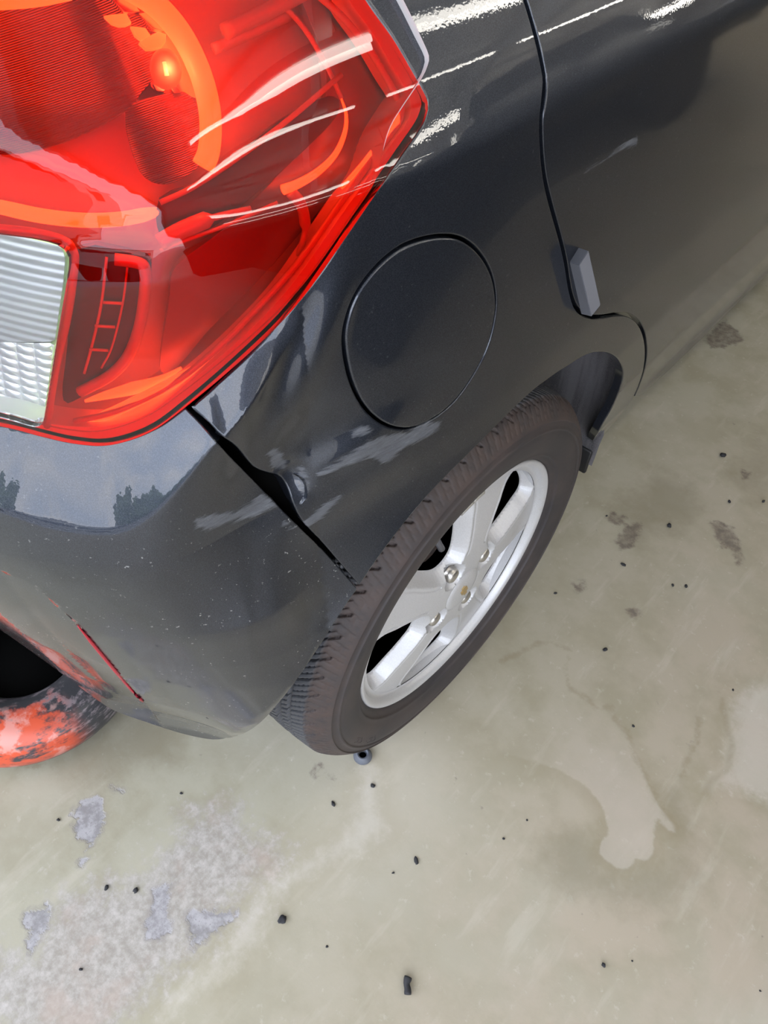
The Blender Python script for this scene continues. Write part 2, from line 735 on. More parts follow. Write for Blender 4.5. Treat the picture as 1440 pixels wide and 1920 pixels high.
def make_drum():
    m, nt, p = principled('rusty_brake_drum', (.03, .02, .016), .8)
    n = nt.noise(nt.coord(), 25.0, 4.0, .6)
    nt.set(p.inputs['Base Color'], nt.mix(nt.ramp(n, .4, .65), (.018, .014, .013), (.075, .038, .022)))
    return m


DRUM = make_drum()


def make_felt():
    m, nt, p = principled('grey_felt_liner', (.1, .1, .1), .95)
    co = nt.coord()
    st = nt.noise(nt.mapping(co, scale=(34, 3, 3)), 1.0, 4.0, .55)
    fz = nt.noise(co, 900.0, 2.0, .7)
    c = nt.mix(nt.ramp(st, .38, .62), (.045, .043, .046), (.150, .140, .145))
    c = nt.mix(nt.ramp(fz, .4, .75, 0, .5), c, (.22, .21, .22))
    nt.set(p.inputs['Base Color'], c)
    nt.l.new(nt.bump(fz, .4, .002), p.inputs['Normal'])
    return m


FELT = make_felt()

# ------------------------------------------------------------------ outlines of the car panels (traced, then set on the body surface)
BD = body_disp


def onbody(px):
    return to_sz(px, 0.0, BD)


def blob(px, rs, rz, ang, dep, pw=1.0):
    s0, z0 = to_sz([px])[0]
    DENTS.append((s0, z0, rs, rz, ang, dep, pw))


# the knock beside the bumper seam and its ripples
blob((560, 855), .045, .045, .4, .009)
blob((548, 905), .012, .016, .5, .007, 1.3)
blob((590, 640), .016, .060, -.45, -.006)
blob((640, 860), .055, .016, .25, -.0035)
blob((525, 700), .014, .045, -.5, .005)
blob((680, 960), .06, .03, .3, .0035)

_rc = onbody(catmull([(-120, 1030), (0, 1072), (60, 1098), (118, 1148), (146, 1173), (205, 1243), (268, 1314), (318, 1375)], 4))
RECESS_END = _rc[-1]
RECESS = np.vstack([_rc, [(_rc[-1, 0], .1), (-.9, .1), (-.9, _rc[0, 1])]])

SEAM_B = [(345, 763), (372, 790), (404, 826), (440, 864), (480, 905), (520, 947), (560, 987), (600, 1026), (640, 1070), (670, 1104)]
SEAM_Q = [(351, 761), (380, 787), (412, 820), (442, 843), (472, 878), (500, 890), (524, 898), (538, 920), (546, 945), (562, 976), (588, 1005), (606, 1024), (644, 1068), (674, 1102)]
ARCH_B = [(670, 1104), (645, 1140), (610, 1195), (575, 1248), (540, 1297), (512, 1331), (492, 1352), (468, 1370), (438, 1382), (400, 1387), (350, 1378), (300, 1363), (220, 1335), (180, 1311), (105, 1255), (0, 1180), (-120, 1098)]
ARCH_Q = [(1187, 747), (1166, 776), (1136, 812), (1110, 850), (1098, 872), (1086, 884), (1090, 866), (1106, 838), (1127, 800), (1147, 765), (1161, 732), (1168, 704), (1164, 685), (1151, 669), (1130, 662), (1100, 667), (1062, 690), (1033, 709), (985, 747), (900, 832), (800, 934), (725, 1028), (674, 1102)]
GAP = [(962, -60), (985, 2), (1006, 75), (1018, 130), (1021, 155), (1018, 190), (1014, 230), (1016, 290), (1022, 340), (1034, 390), (1048, 440), (1060, 490), (1067, 535), (1076, 570), (1088, 587), (1106, 596), (1128, 596), (1152, 592), (1174, 592), (1192, 601), (1205, 622), (1211, 655), (1208, 690), (1198, 722), (1187, 747)]
DOOR_LOW = [(1187, 747), (1200, 744), (1226, 722), (1256, 694), (1320, 633), (1380, 574), (1440, 515), (1520, 438)]
FUEL = [(845, 443), (875, 453), (902, 478), (922, 515), (930, 560), (926, 605), (912, 655), (886, 705), (852, 752), (812, 785), (770, 803), (735, 801), (702, 783), (674, 750), (654, 700), (645, 640), (652, 592), (672, 545), (706, 500), (750, 464), (800, 446)]

seam_b = onbody(catmull(SEAM_B, 4))
seam_q = onbody(catmull(SEAM_Q, 3))
arch_b = onbody(catmull(ARCH_B, 4))
arch_q = onbody(catmull(ARCH_Q, 4))
gap = onbody(catmull(GAP, 4))
door_low = onbody(catmull(DOOR_LOW, 3))
fuel = onbody(catmull(FUEL, 4, True))
lamp_low = to_sz(catmull(LAMP_LOW, 4))
lamp_up = to_sz(catmull(LAMP_UP, 4))

# ------------------------------------------------------------------ the car
car = tag(empty('car'), 'dark grey metallic hatchback with a dented rear corner and lit red tail lamp', 'car')

SCUFFS_PX = [
    [(590, 884), (640, 858), (690, 822), (720, 815), (760, 812), (800, 790), (830, 786), (832, 800), (800, 822), (760, 842), (730, 868), (715, 872), (690, 860), (640, 878), (605, 895), (592, 893)],
    [(366, 972), (400, 962), (440, 958), (470, 940), (490, 918), (525, 945), (520, 950), (480, 968), (430, 982), (385, 996), (364, 990)],
    [(560, 985), (585, 962), (610, 942), (640, 922), (648, 928), (625, 952), (600, 975), (575, 995)],
    [(648, 810), (680, 796), (705, 808), (700, 818), (660, 822)],
    [(500, 850), (512, 838), (530, 842), (540, 870), (535, 885), (505, 880)],
    [(552, 880), (570, 868), (578, 885), (582, 915), (575, 940), (565, 935)],
    [(1090, 322), (1130, 296), (1185, 258), (1197, 254), (1196, 272), (1160, 290), (1120, 308), (1095, 328)],
    [(942, 520), (952, 512), (958, 516), (950, 526)],
    [(1355, 350), (1366, 345), (1369, 349), (1358, 354)],
    [(918, 344), (938, 332), (941, 337), (925, 346)],
    [(844, 372), (876, 352), (879, 355), (850, 374)],
    [(530, 972), (560, 985), (548, 995), (526, 998)],
]
SCUFFS = [onbody(p) for p in SCUFFS_PX]


def scuff_attr(S):
    d = np.full(len(S), -.05)
    for p in SCUFFS:
        lo, hi = p.min(0) - .03, p.max(0) + .03
        k = np.where(((S > lo) & (S < hi)).all(1))[0]
        if len(k):
            d[k] = np.maximum(d[k], sdf(S[k], p))
    return d


AT = {'scuff': scuff_attr, 'dust': lambda S: np.full(len(S), .15)}
ATB = {'scuff': scuff_attr, 'dust': lambda S: np.interp(S[:, 1], [.3, .66, .70], [.9, .8, .15])}

# bumper
low_left = arch_b[-1]
poly = np.vstack([seam_b, arch_b[1:], [(-.62, low_left[1] - .02), (-.76, low_left[1] - .02), (-.76, lamp_low[0, 1]), (-.6, lamp_low[0, 1])], lamp_low[:np.argmin(abs(lamp_low[:, 0] - seam_b[0, 0]))]])
poly[:, 0] = np.minimum(poly[:, 0], .2)
bumper = panel('rear_bumper', poly, PAINT, car, BD, step=.006, inset=.0009, attrs=ATB, bulge=.0010, edge_step=.003, refine=((-.49, .64), (-.27, .765), .0018))
# quarter panel
jl = np.argmin(abs(lamp_low[:, 0] - seam_q[0, 0]))
top = lamp_up[-1]
poly = np.vstack([seam_q[:1], lamp_low[jl + 1:], lamp_up[1:], [(top[0] - .02, top[1] + .06), (top[0] - .03, 1.2), (gap[0, 0] - .03, 1.2)], gap, arch_q[1:], seam_q[::-1][1:-1]])
sq0, sq1 = seam_q.min(0), seam_q.max(0)
quarter = panel('quarter_panel', poly, PAINT, car, BD, step=.006, inset=.0026, holes=[fuel], attrs=AT, bulge=lambda L: np.interp(np.minimum(seg_dist(L, lamp_low), seg_dist(L, lamp_up)), [.004, .010], [.0034, .0016]), refine=((-.33, .60), (-.16, .83), .0020))
door_ = panel('fuel_door', fuel, PAINT, car, BD, step=.006, inset=.0030, attrs=AT, off=.0008, bulge=.0020)
dl = door_low[-1]
poly = np.vstack([gap, door_low[1:], [(1.5, dl[1] - .02), (1.5, 1.2), (gap[0, 0] + .05, 1.2)]])
rear_door = panel('rear_door', poly, PAINT, car, BD, step=.010, inset=.0046, attrs=AT, bulge=.0014, refine=((.05, .70), (.34, .88), .004))

# the rest of the shell round the lamp and away from the camera: tailgate, front door, far side, glass and roof
LX = lamp_low[0, 1]
tailgate = panel('tailgate', np.array([(-.525, LX + .004), (-.522, 1.09), (-.495, 1.122), (top[0] - .05, 1.122), (top[0] - .05, 1.2), (-.78, 1.2), (-.78, LX + .004)]), PAINT, car, None, step=.012, inset=.001, bulge=.001, attrs=AT)
front_door = panel('front_door', np.array([(1.5, dl[1] - .02), (2.45, dl[1] - .02), (2.45, 1.2), (1.5, 1.2)]), PAINT, car, None, step=.03, inset=.003, bulge=.001, attrs=AT)
zz = np.linspace(LX + .004, 1.2, 40)
sl = np.concatenate([np.linspace(2.45, 0, 20), np.linspace(-.03, -.78, 40)])
S, Z = np.meshgrid(sl, zz)
V = P(S.ravel(), Z.ravel(), -.001)
V[:, 0] = -1.6 - V[:, 0]
F = [(j * 60 + i, j * 60 + i + 1, (j + 1) * 60 + i + 1, (j + 1) * 60 + i) for j in range(39) for i in range(59)]
mesh_obj('far_side_panel', V, F, PAINT, car, None, {'scuff': np.full(len(V), -.05), 'dust': np.zeros(len(V))})
V = []
for z in zz:
    a0 = P(np.array([-.78]), np.array([z]), -.001)[0]
    V += [a0, (-1.6 - a0[0], a0[1], z)]
F = [(2 * j, 2 * j + 1, 2 * j + 3, 2 * j + 2) for j in range(39)]
V = np.array(V, float)
mesh_obj('tailgate_panel', V, F, PAINT, tailgate, None, {'scuff': np.full(len(V), -.05), 'dust': np.zeros(len(V))})
zb = np.linspace(low_left[1] - .018, LX, 40)
V = []
for z in zb:
    a0 = P(np.array([-.758]), np.array([z]), 0.0, BD)[0]
    V += [a0, (-1.6 - a0[0], a0[1], z)]
F = [(2 * j, 2 * j + 1, 2 * j + 3, 2 * j + 2) for j in range(39)]
mesh_obj('bumper_centre', V, F, PAINT, bumper, None, {'scuff': np.full(len(V), -.05), 'dust': np.full(len(V), .3)})
fb = bumper.copy()
COL.objects.link(fb)
fb.name = 'far_bumper_corner'
fb.parent = bumper
fb.scale = (-1, 1, 1)
fb.location = (-1.6, 0, 0)
GLASS = principled('dark_tinted_glass', (.012, .013, .014), .05, 0.0, Coat_Weight=1.0)[0]
sr = np.concatenate([np.linspace(2.45, 0, 24), np.linspace(-.03, -.78, 40)])
ring = P(sr, np.full(len(sr), 1.195), .0)
ring = np.vstack([ring, (ring * [-1, 1, 1] + [-1.6, 0, 0])[::-1]])
cen = np.array([-.8, 1.0, 0])
rows = [ring]
for k, (zz_, sh) in enumerate(((1.30, .965), (1.42, .92))):
    rr_ = (ring - cen) * [sh, sh, 1] + cen
    rr_[:, 2] = zz_
    rows.append(rr_)
nr_ = len(ring)
F = [(a * nr_ + i, a * nr_ + (i + 1) % nr_, (a + 1) * nr_ + (i + 1) % nr_, (a + 1) * nr_ + i) for a in range(2) for i in range(nr_)]
mesh_obj('side_glass', np.vstack(rows), F, GLASS, car)
rows = [rows[2]]
for zz_, sh in ((1.455, .97), (1.475, .8), (1.48, .4)):
    rr_ = (rows[0] - cen) * [sh, sh, 1] + cen
    rr_[:, 2] = zz_
    rows.append(rr_)
F = [(a * nr_ + i, a * nr_ + (i + 1) % nr_, (a + 1) * nr_ + (i + 1) % nr_, (a + 1) * nr_ + i) for a in range(3) for i in range(nr_)] + [tuple(3 * nr_ + i for i in range(nr_))]
V = np.vstack(rows)
mesh_obj('roof', V, F, PAINT, car, None, {'scuff': np.full(len(V), -.05), 'dust': np.zeros(len(V))})

# black shell behind the panels, its colour standing in for gap shade
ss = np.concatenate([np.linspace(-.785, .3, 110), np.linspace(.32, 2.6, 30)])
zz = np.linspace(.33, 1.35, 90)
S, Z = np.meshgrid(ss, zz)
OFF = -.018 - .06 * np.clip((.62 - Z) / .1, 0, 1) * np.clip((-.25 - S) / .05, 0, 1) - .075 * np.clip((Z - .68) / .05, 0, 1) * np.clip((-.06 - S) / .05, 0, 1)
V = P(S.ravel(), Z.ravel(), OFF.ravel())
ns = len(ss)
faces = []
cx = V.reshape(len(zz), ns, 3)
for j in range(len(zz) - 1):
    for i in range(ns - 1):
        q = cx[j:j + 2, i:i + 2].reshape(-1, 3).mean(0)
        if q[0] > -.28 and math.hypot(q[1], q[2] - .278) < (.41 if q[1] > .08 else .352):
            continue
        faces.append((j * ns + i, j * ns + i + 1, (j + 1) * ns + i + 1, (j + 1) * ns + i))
mesh_obj('gap_shade_shell', V, faces, VOID, car)

bm = bmesh.new()
add_box(bm, (-.85, .6, .47), (1.10, 1.7, .34))
add_box(bm, (-.85, 1.9, .62), (1.5, 1.6, .70))
add_box(bm, (-.8, 1.1, 1.0), (1.1, 2.2, .3), bev=.1)  # unseen boxes added to block light under and inside the car
bm_obj('underbody_light_block', bm, VOID, car, False)

# wheel arch liner: half tube round the wheel
th = np.linspace(math.radians(-5), math.radians(146), 60)
xs = np.linspace(.006, -.24, 9)
V, faces = [], []
for i, a in enumerate(th):
    rr = .352 + .032 * np.clip((a - .12) / .45, 0, 1) + (.005 if i % 9 == 4 else 0) - .03 * np.clip((a - 1.2) / .6, 0, 1)
    x0 = -.004 - .07 * np.clip((a - 1.5) / .7, 0, 1)
    for x in np.linspace(x0, -.24, 9):
        V.append((x, rr * math.cos(a), .278 + rr * math.sin(a)))
for i in range(len(th) - 1):
    for k in range(len(xs) - 1):
        faces.append((i * 9 + k, i * 9 + k + 1, (i + 1) * 9 + k + 1, (i + 1) * 9 + k))
mesh_obj('wheel_arch_liner', V, faces, FELT, car)
# mud flap at the front foot of the arch
bm = bmesh.new()
add_box(bm, (-.045, .352, .250), (.07, .008, .05), bev=.003)
bm_obj('mud_flap', bm, BLACK, car)


# ------------------------------------------------------------------ wheel
HZ = .278


def polar(r, deg):
    a = math.radians(deg)
    return (r * math.cos(a), r * math.sin(a))


WIN = []
for k in range(5):
    c0 = 40 + 72 * k
    loc = [(.079, 0), (.087, 11), (.110, 15.5), (.140, 17.5), (.160, 18.5), (.168, 15), (.1705, 7), (.171, 0), (.1705, -7), (.168, -15), (.160, -18.5), (.140, -17.5), (.110, -15.5), (.087, -11)]
    WIN.append(catmull([polar(r, c0 + d) for r, d in loc], 4, True))
LUGS = [polar(.054, 25.2 + 90 * k) for k in range(4)]


def wheel_h(q):
    r = np.hypot(q[:, 0], q[:, 1])
    h = .002 - .012 * (r / .175) ** 2
    h = h - .004 * np.clip((.034 - r) / .004, 0, 1) * 0
    d = np.full(len(q), 1e3)
    for wn in WIN:
        d = np.minimum(d, seg_dist(q, wn, True))
    h = h - .019 * np.clip(1 - d / .0135, 0, 1) ** 1.15
    # twin edge line along each spoke face
    h = h - .0012 * np.exp(-((d - .0185) / .0016) ** 2) * (r > .075)
    for lx, ly in LUGS:
        rl = np.hypot(q[:, 0] - lx, q[:, 1] - ly)
        h = h - .0125 * np.clip((.0205 - rl) / .0075, 0, 1) ** .8
    h = h - .0012 * np.exp(-((r - .0338) / .0010) ** 2)
    return h


circ = np.array([polar(.1775, a) for a in np.linspace(0, 360, 160, endpoint=False)])
lw = [resample(wn, .0020, True) for wn in WIN]
v2, f2 = cdt_fill([circ] + lw, .0017, .0020)
e = 2e-4
h0 = wheel_h(v2)
hy = (wheel_h(v2 + [e, 0]) - wheel_h(v2 - [e, 0])) / (2 * e)
hz = (wheel_h(v2 + [0, e]) - wheel_h(v2 - [0, e])) / (2 * e)
nn = np.stack([np.ones(len(v2)), -hy, -hz], 1)
nn /= np.linalg.norm(nn, axis=1)[:, None]
verts = [np.stack([h0, v2[:, 0], v2[:, 1] + HZ], 1)]
norms = [nn]
faces = [tuple(f) for f in f2]
cnt = len(v2)
for wn in lw:
    n = len(wn)
    tan = np.roll(wn, -1, 0) - np.roll(wn, 1, 0)
    tan /= np.linalg.norm(tan, axis=1)[:, None]
    o = np.stack([np.zeros(n), -tan[:, 1], tan[:, 0]], 1)
    hw = wheel_h(wn)
    a0 = np.stack([hw, wn[:, 0], wn[:, 1] + HZ], 1)
    a1 = a0.copy()
    a1[:, 0] -= .028
    verts += [a0, a1]
    norms += [o, o]
    for i in range(n):
        j = (i + 1) % n
        faces.append((cnt + i, cnt + n + i, cnt + n + j, cnt + j))
    cnt += 2 * n
wheel = mesh_obj('alloy_wheel', np.vstack(verts), faces, ALLOY, car, np.vstack(norms))


def revolve(name, prof, mat, parent, n=128, ang0=0.0, ang1=2 * math.pi, attrs=None, cx=0.0, cy=0.0, cz=HZ, axis='X'):
    """profile of (axial, radius) turned about the wheel axis"""
    full = abs(ang1 - ang0 - 2 * math.pi) < 1e-6
    V, F = [], []
    m = len(prof)
    for i in range(n + (0 if full else 1)):
        a = ang0 + (ang1 - ang0) * i / n
        for (x, r) in prof:
            if axis == 'X':
                V.append((cx + x, cy + r * math.cos(a), cz + r * math.sin(a)))
            else:
                V.append((cx + r * math.cos(a), cy + r * math.sin(a), cz + x))
    N_ = n if full else n
    for i in range(N_):
        j = (i + 1) % n if full else i + 1
        for k in range(m - 1):
            q = (i * m + k, j * m + k, j * m + k + 1, i * m + k + 1)
            F.append(q)
    return mesh_obj(name, V, F, mat, parent)


lip = catmull([(-.0100, .1765), (-.0112, .1800), (-.0105, .1838), (-.0050, .1862), (-.0018, .1885), (.0000, .1915), (.0004, .1942), (-.0012, .1962), (-.0045, .1965)], 3)
revolve('rim_lip', lip, ALLOY, wheel, 180)
revolve('rim_barrel', [(-.011, .1765), (-.030, .1745), (-.05, .170), (-.09, .163), (-.15, .170), (-.165, .19)], ALLOY, wheel, 96)
for lx, ly in LUGS:
    prof = [(.0042, .0001), (.0040, .004), (.0030, .0080), (.0006, .0104), (-.0040, .0110), (-.0085, .0112), (-.0088, .0135)]
    revolve('lug_nut', [(x - .0028, r) for x, r in prof], STEEL, wheel, 24, cy=lx, cz=HZ + ly)
revolve('centre_cap', [(.0042, .0001), (.0040, .012), (.0034, .024), (.0026, .0312), (.0008, .0332)], ALLOY, wheel, 48)
GOLD = principled('gold_emblem', (.50, .36, .16), .4, .6)[0]
# slanted cross emblem on the cap
ca, sa = math.cos(math.radians(112)), math.sin(math.radians(112))
prof = [(-.0120, -.0030), (-.0045, -.0030), (-.0050, -.0062), (.0040, -.0062), (.0045, -.0030), (.0120, -.0030), (.0112, .0030), (.0045, .0030), (.0050, .0062), (-.0040, .0062), (-.0045, .0030), (-.0112, .0030)]
V = []
for dx in (.0036, .0058):
    for (u, v) in prof:
        V.append((dx, ca * u - sa * v, HZ + sa * u + ca * v))
n = len(prof)
F = [tuple(range(n, 2 * n))] + [(i, (i + 1) % n, n + (i + 1) % n, n + i) for i in range(n)]
mesh_obj('emblem', V, F, GOLD, wheel, smooth=False)
# valve stem in the upper window
vy, vz = polar(.147, 110)
d_ = np.array([0, math.cos(math.radians(290)), math.sin(math.radians(290))])
b_ = np.array([-.022, vy, HZ + vz])
v, f = sweep([b_ - d_ * .012 + [-.008, 0, 0], b_, b_ + d_ * .02 + [.004, 0, 0], b_ + d_ * .03 + [.006, 0, 0]], [.006, .0052, .0042, .0045], 12)
mesh_obj('valve_stem', v, f, principled('grey_valve_rubber', (.09, .09, .10), .5)[0], wheel)
# clip-on balance weights at the top of the lip
WGT = principled('grey_balance_weight', (.42, .40, .36), .55, .4)[0]
for a0, a1 in ((89, 94.5), (95.2, 101)):
    V, F = [], []
    prof = [(.0016, .1955), (.0028, .190), (.0006, .1850), (-.0052, .1830), (-.0060, .1845), (-.002, .1890)]
    m = len(prof)
    for i in range(7):
        a = math.radians(a0 + (a1 - a0) * i / 6)
        for x, r in prof:
            V.append((x, r * math.cos(a), HZ + r * math.sin(a)))
    for i in range(6):
        for k in range(m):
            F.append((i * m + k, (i + 1) * m + k, (i + 1) * m + (k + 1) % m, i * m + (k + 1) % m))
    F += [tuple(range(m)), tuple(6 * m + k for k in range(m))[::-1]]
    mesh_obj('balance_weight', V, F, WGT, wheel)
revolve('brake_drum', [(-.034, .0001), (-.034, .085), (-.038, .098), (-.05, .104), (-.10, .106), (-.10, .13), (-.115, .155), (-.115, .168)], DRUM, car, 64)

# ------------------------------------------------------------------ tyre
pf = [(-.006, .1945, 0), (.0005, .1985, 0), (.0045, .206, 0), (.0075, .2075, 0), (.0085, .212, 0), (.0115, .222, 0), (.0130, .232, 0), (.0135, .240, 0), (.0126, .246, 0), (.0138, .2475, .1), (.0138, .2495, .2), (.0118, .2515, .3),
      (.0100, .2575, .4), (.0112, .2590, .6), (.0098, .2612, .8), (.0065, .2650, 1), (.0020, .2695, 1), (-.0030, .2738, 1), (-.0085, .2775, 1), (-.0130, .2798, 1)]
pr = catmull(np.array(pf), 3)
fl = [(x, .2805 + .0045 * (1 - ((x + .0775) / .0645) ** 2), max(0, 1 - (-.013 - x) / .010)) for x in np.arange(-.0140, -.1411, -.0012)]
pr = np.vstack([pr, fl, [(-.150, .276, 0), (-.160, .265, 0), (-.166, .245, 0), (-.160, .21, 0), (-.15, .192, 0)]])
NA = 1440
ang = np.linspace(0, 2 * np.pi, NA, endpoint=False)
A, K = np.meshgrid(ang, np.arange(len(pr)), indexing='ij')
X = pr[K, 0].copy()
Rr = pr[K, 1].copy()
deg = np.degrees(A)
tread = np.clip((-.012 - X) / .003, 0, 1) * (X > -.142)
# lateral sipes, swept with x; every third one is wide
pos = deg + (X + .03) * 160.0
ph = np.mod(pos, 2.0)
idx = np.mod(np.floor(pos / 2.0), 3)
wid = np.where(idx == 0, .30, .16)
lat = (np.abs(ph - 1.0) < wid) & (X < -.004) & (X > -.152)
lat &= ~((idx != 0) & (X > -.010))
groove = lat * .0045
for gx, gw, gd in ((-.0345, .0017, .004), (-.0520, .0050, .007), (-.0775, .0050, .007), (-.103, .0050, .007), (-.120, .0017, .004)):
    groove = np.maximum(groove, (np.abs(X - gx) < gw) * gd)
# shallow brick-like steps on the shoulder
ph2 = np.mod(deg + (Rr - .27) * 120, 4.0)
shoulder = np.clip((Rr - .2635) / .002, 0, 1) * np.clip((X + .013) / .004, 0, 1)
groove = groove + shoulder * ((np.abs(ph2 - 1.0) < .22) | ((ph2 > 1) & (ph2 < 3) & (np.abs(Rr - .2705) < .0011)) | (np.abs(ph2 - 3.0) < .22)) * .0011
Rr = Rr - groove
Y = Rr * np.cos(A)
Zc = HZ + Rr * np.sin(A)
sag = np.clip((.014 - Zc) / .02, 0, 1) * (Zc < .1)
X = X + np.where(X > -.01, .003 * sag, 0)
Zc = np.maximum(Zc, .0004 + np.clip(groove, 0, .004) * .8)
Vt = np.stack([X, Y, Zc], -1).reshape(-1, 3)
m = len(pr)
i0 = np.arange(NA)[:, None] * m + np.arange(m - 1)[None]
i1 = np.roll(np.arange(NA), -1)[:, None] * m + np.arange(m - 1)[None]
Ft = np.stack([i0, i1, i1 + 1, i0 + 1], -1).reshape(-1, 4)
tyre = mesh_obj('tyre', Vt, Ft, RUBBER, car, None, {'shoulder': pr[K, 2].ravel(), 'tread': tread.ravel()})


def ring_text(txt, r0, size, deg0, step_sign, parent, x0=.0128):
    """raised lettering bent round the sidewall"""
    cu = bpy.data.curves.new('lettering', 'FONT')
    cu.body = txt
    cu.size = size
    cu.extrude = .0012
    cu.space_character = 1.15
    to = bpy.data.objects.new('lettering_source', cu)
    COL.objects.link(to)
    dg = bpy.context.evaluated_depsgraph_get()
    me = bpy.data.meshes.new_from_object(to.evaluated_get(dg))
    bpy.data.objects.remove(to)
    co = np.zeros(len(me.vertices) * 3)
    me.vertices.foreach_get('co', co)
    co = co.reshape(-1, 3)
    r = r0 + co[:, 1]
    a = math.radians(deg0) - step_sign * co[:, 0] / r0
    xx = x0 + co[:, 2] - 26.0 * (r - .238) ** 2
    out = np.stack([xx, r * np.cos(a), HZ + r * np.sin(a)], 1)
    me.vertices.foreach_set('co', out.ravel())
    me.update()
    me.materials.append(RUBBER)
    o = bpy.data.objects.new('lettering', me)
    COL.objects.link(o)
    o.parent = parent
    return o


ring_text('SENSE', .2265, .024, 222, 1, tyre)

# ------------------------------------------------------------------ tail lamp
tp = lamp_up[-1]
lens_poly = np.vstack([lamp_low, lamp_up[1:], [(tp[0] - .02, 1.09), (tp[0] - .05, 1.115), (-.49, 1.115), (-.515, 1.09), (-.52, lamp_low[0, 1] - .001)]])
lamp = panel('tail_lamp', lens_poly, SATIN, car, None, off=-.052, step=.010, inset=.003, flange=-.049, bulge=.0)
lamp['label'] = 'silver lamp housing'
CLEAR_PX = [(-260, 410), (-120, 423), (0, 441), (60, 449), (105, 460), (124, 474), (128, 492), (125, 520), (112, 600), (97, 690), (82, 780), (76, 797), (60, 800), (0, 783), (-120, 760), (-260, 735)]
clear_sz = to_sz(catmull(CLEAR_PX, 4, True), 0.0, lens_disp)
red_lens = panel('red_lens', lens_poly, RED_LENS, lamp, lens_disp, step=.005, inset=.0012, holes=[clear_sz], flange=.005, bulge=.0012)
red_lens['label'] = 'glossy transparent red lens'
clear_lens = panel('clear_lens', clear_sz, CLEAR_LENS, lamp, lens_disp, step=.006, inset=.0002, flange=.010, bulge=.0003)
clear_lens['label'] = 'clear reversing lamp lens'


def inner(name, px, off, mat, step=.005, attrs=None, flange=.006, closed=True, disp=None):
    q = to_sz(catmull(px, 3, True) if closed else px, off)
    return panel(name, q, mat, lamp, disp, off=off, step=step, flange=flange, attrs=attrs, bulge=.0004)


def lamp_tube(name, px, off, rad, mat, nseg=10):
    q = to_sz(catmull(px, 5), off)
    p = P(q[:, 0], q[:, 1], off)
    v, f = sweep(p, rad, nseg)
    return mesh_obj(name, v, f, mat, lamp)


def frame_dir(px, off):
    """local axes of the lamp surface at a pixel, for phases of ribs"""
    q = to_sz(px, off)
    d = q[1] - q[0]
    return q[0], d / np.linalg.norm(d)


# ribbed round optic
q0, dv = frame_dir([(100, 200), (180, 172)], -.034)
nv = np.array([-dv[1], dv[0]])
inner('ribbed_optic', [(-260, -150), (120, -150), (230, -20), (300, 110), (262, 175), (238, 205), (130, 262), (0, 290), (-260, 270)], -.034, RIBRED, .004,
      {'phase': lambda S: ((S - q0) @ nv) * 2 * math.pi / .0010})
q1, dv1 = frame_dir([(300, 330), (380, 300)], -.030)
nv1 = np.array([-dv1[1], dv1[0]])
inner('ribbed_optic', [(236, 210), (300, 180), (352, 175), (378, 230), (380, 290), (366, 318), (310, 345), (262, 320)], -.030, RIBRED, .004,
      {'phase': lambda S: ((S - q1) @ nv1) * 2 * math.pi / .0010})
# faceted reflector bowl round the bulb
FACET = [[(196, -20), (232, -14), (262, 20), (236, 24)], [(196, 30), (238, 26), (246, 44), (214, 46)], [(246, 50), (276, 54), (284, 74), (268, 76), (250, 62)], [(262, 80), (296, 60), (314, 66), (306, 86), (276, 92)],
         [(262, 26), (300, 20), (322, 60), (286, 52)], [(288, 158), (312, 162), (314, 172), (289, 168)], [(318, 163), (340, 164), (338, 176), (320, 172)]]
for k, fp in enumerate(FACET):
    inner('reflector_facet', fp, -.026 - .001 * (k % 3), GUIDE if k in (1, 2, 3) else CHROME, .006, closed=False)  # some facets glow, standing in for the light they reflect
inner('bulb_reflector', [(262, 60), (330, 60), (368, 110), (382, 180), (340, 176), (290, 170), (280, 140)], -.040, CHROME, .004)
# lit bulb
bq = to_sz([(311, 130)], -.026)
bc = P(bq[:, 0], bq[:, 1], -.026)[0]
bm = bmesh.new()
bmesh.ops.create_uvsphere(bm, u_segments=20, v_segments=14, radius=.0085, matrix=Matrix.Translation(bc) @ Matrix.Rotation(.3, 4, 'Y') @ Matrix.Diagonal((1, 1, 1.25, 1)))
bm_obj('bulb', bm, BULBGLOW, lamp)
fq = to_sz([(308, 116), (313, 142)], -.016)
v, f = sweep(P(fq[:, 0], fq[:, 1], -.016), .0013, 8)
mesh_obj('filament', v, f, FILAMENT, lamp)
# ring light guide
lamp_tube('light_guide', [(230, -30), (290, 8), (338, 62), (372, 128), (390, 190), (395, 240), (391, 285), (380, 312)], -.020, .0062, GUIDE, 14)
lamp_tube('light_guide', [(-200, 372), (-60, 376), (0, 388), (80, 405), (160, 413), (230, 410), (285, 399), (302, 394)], -.026, np.interp(np.linspace(0, 1, 36), [0, .35, .8, 1], [.003, .0042, .004, .0012]), GUIDE, 12)
lamp_tube('light_guide', [(-100, 8), (0, 4), (70, -2), (130, -14)], -.024, .0035, GUIDE)
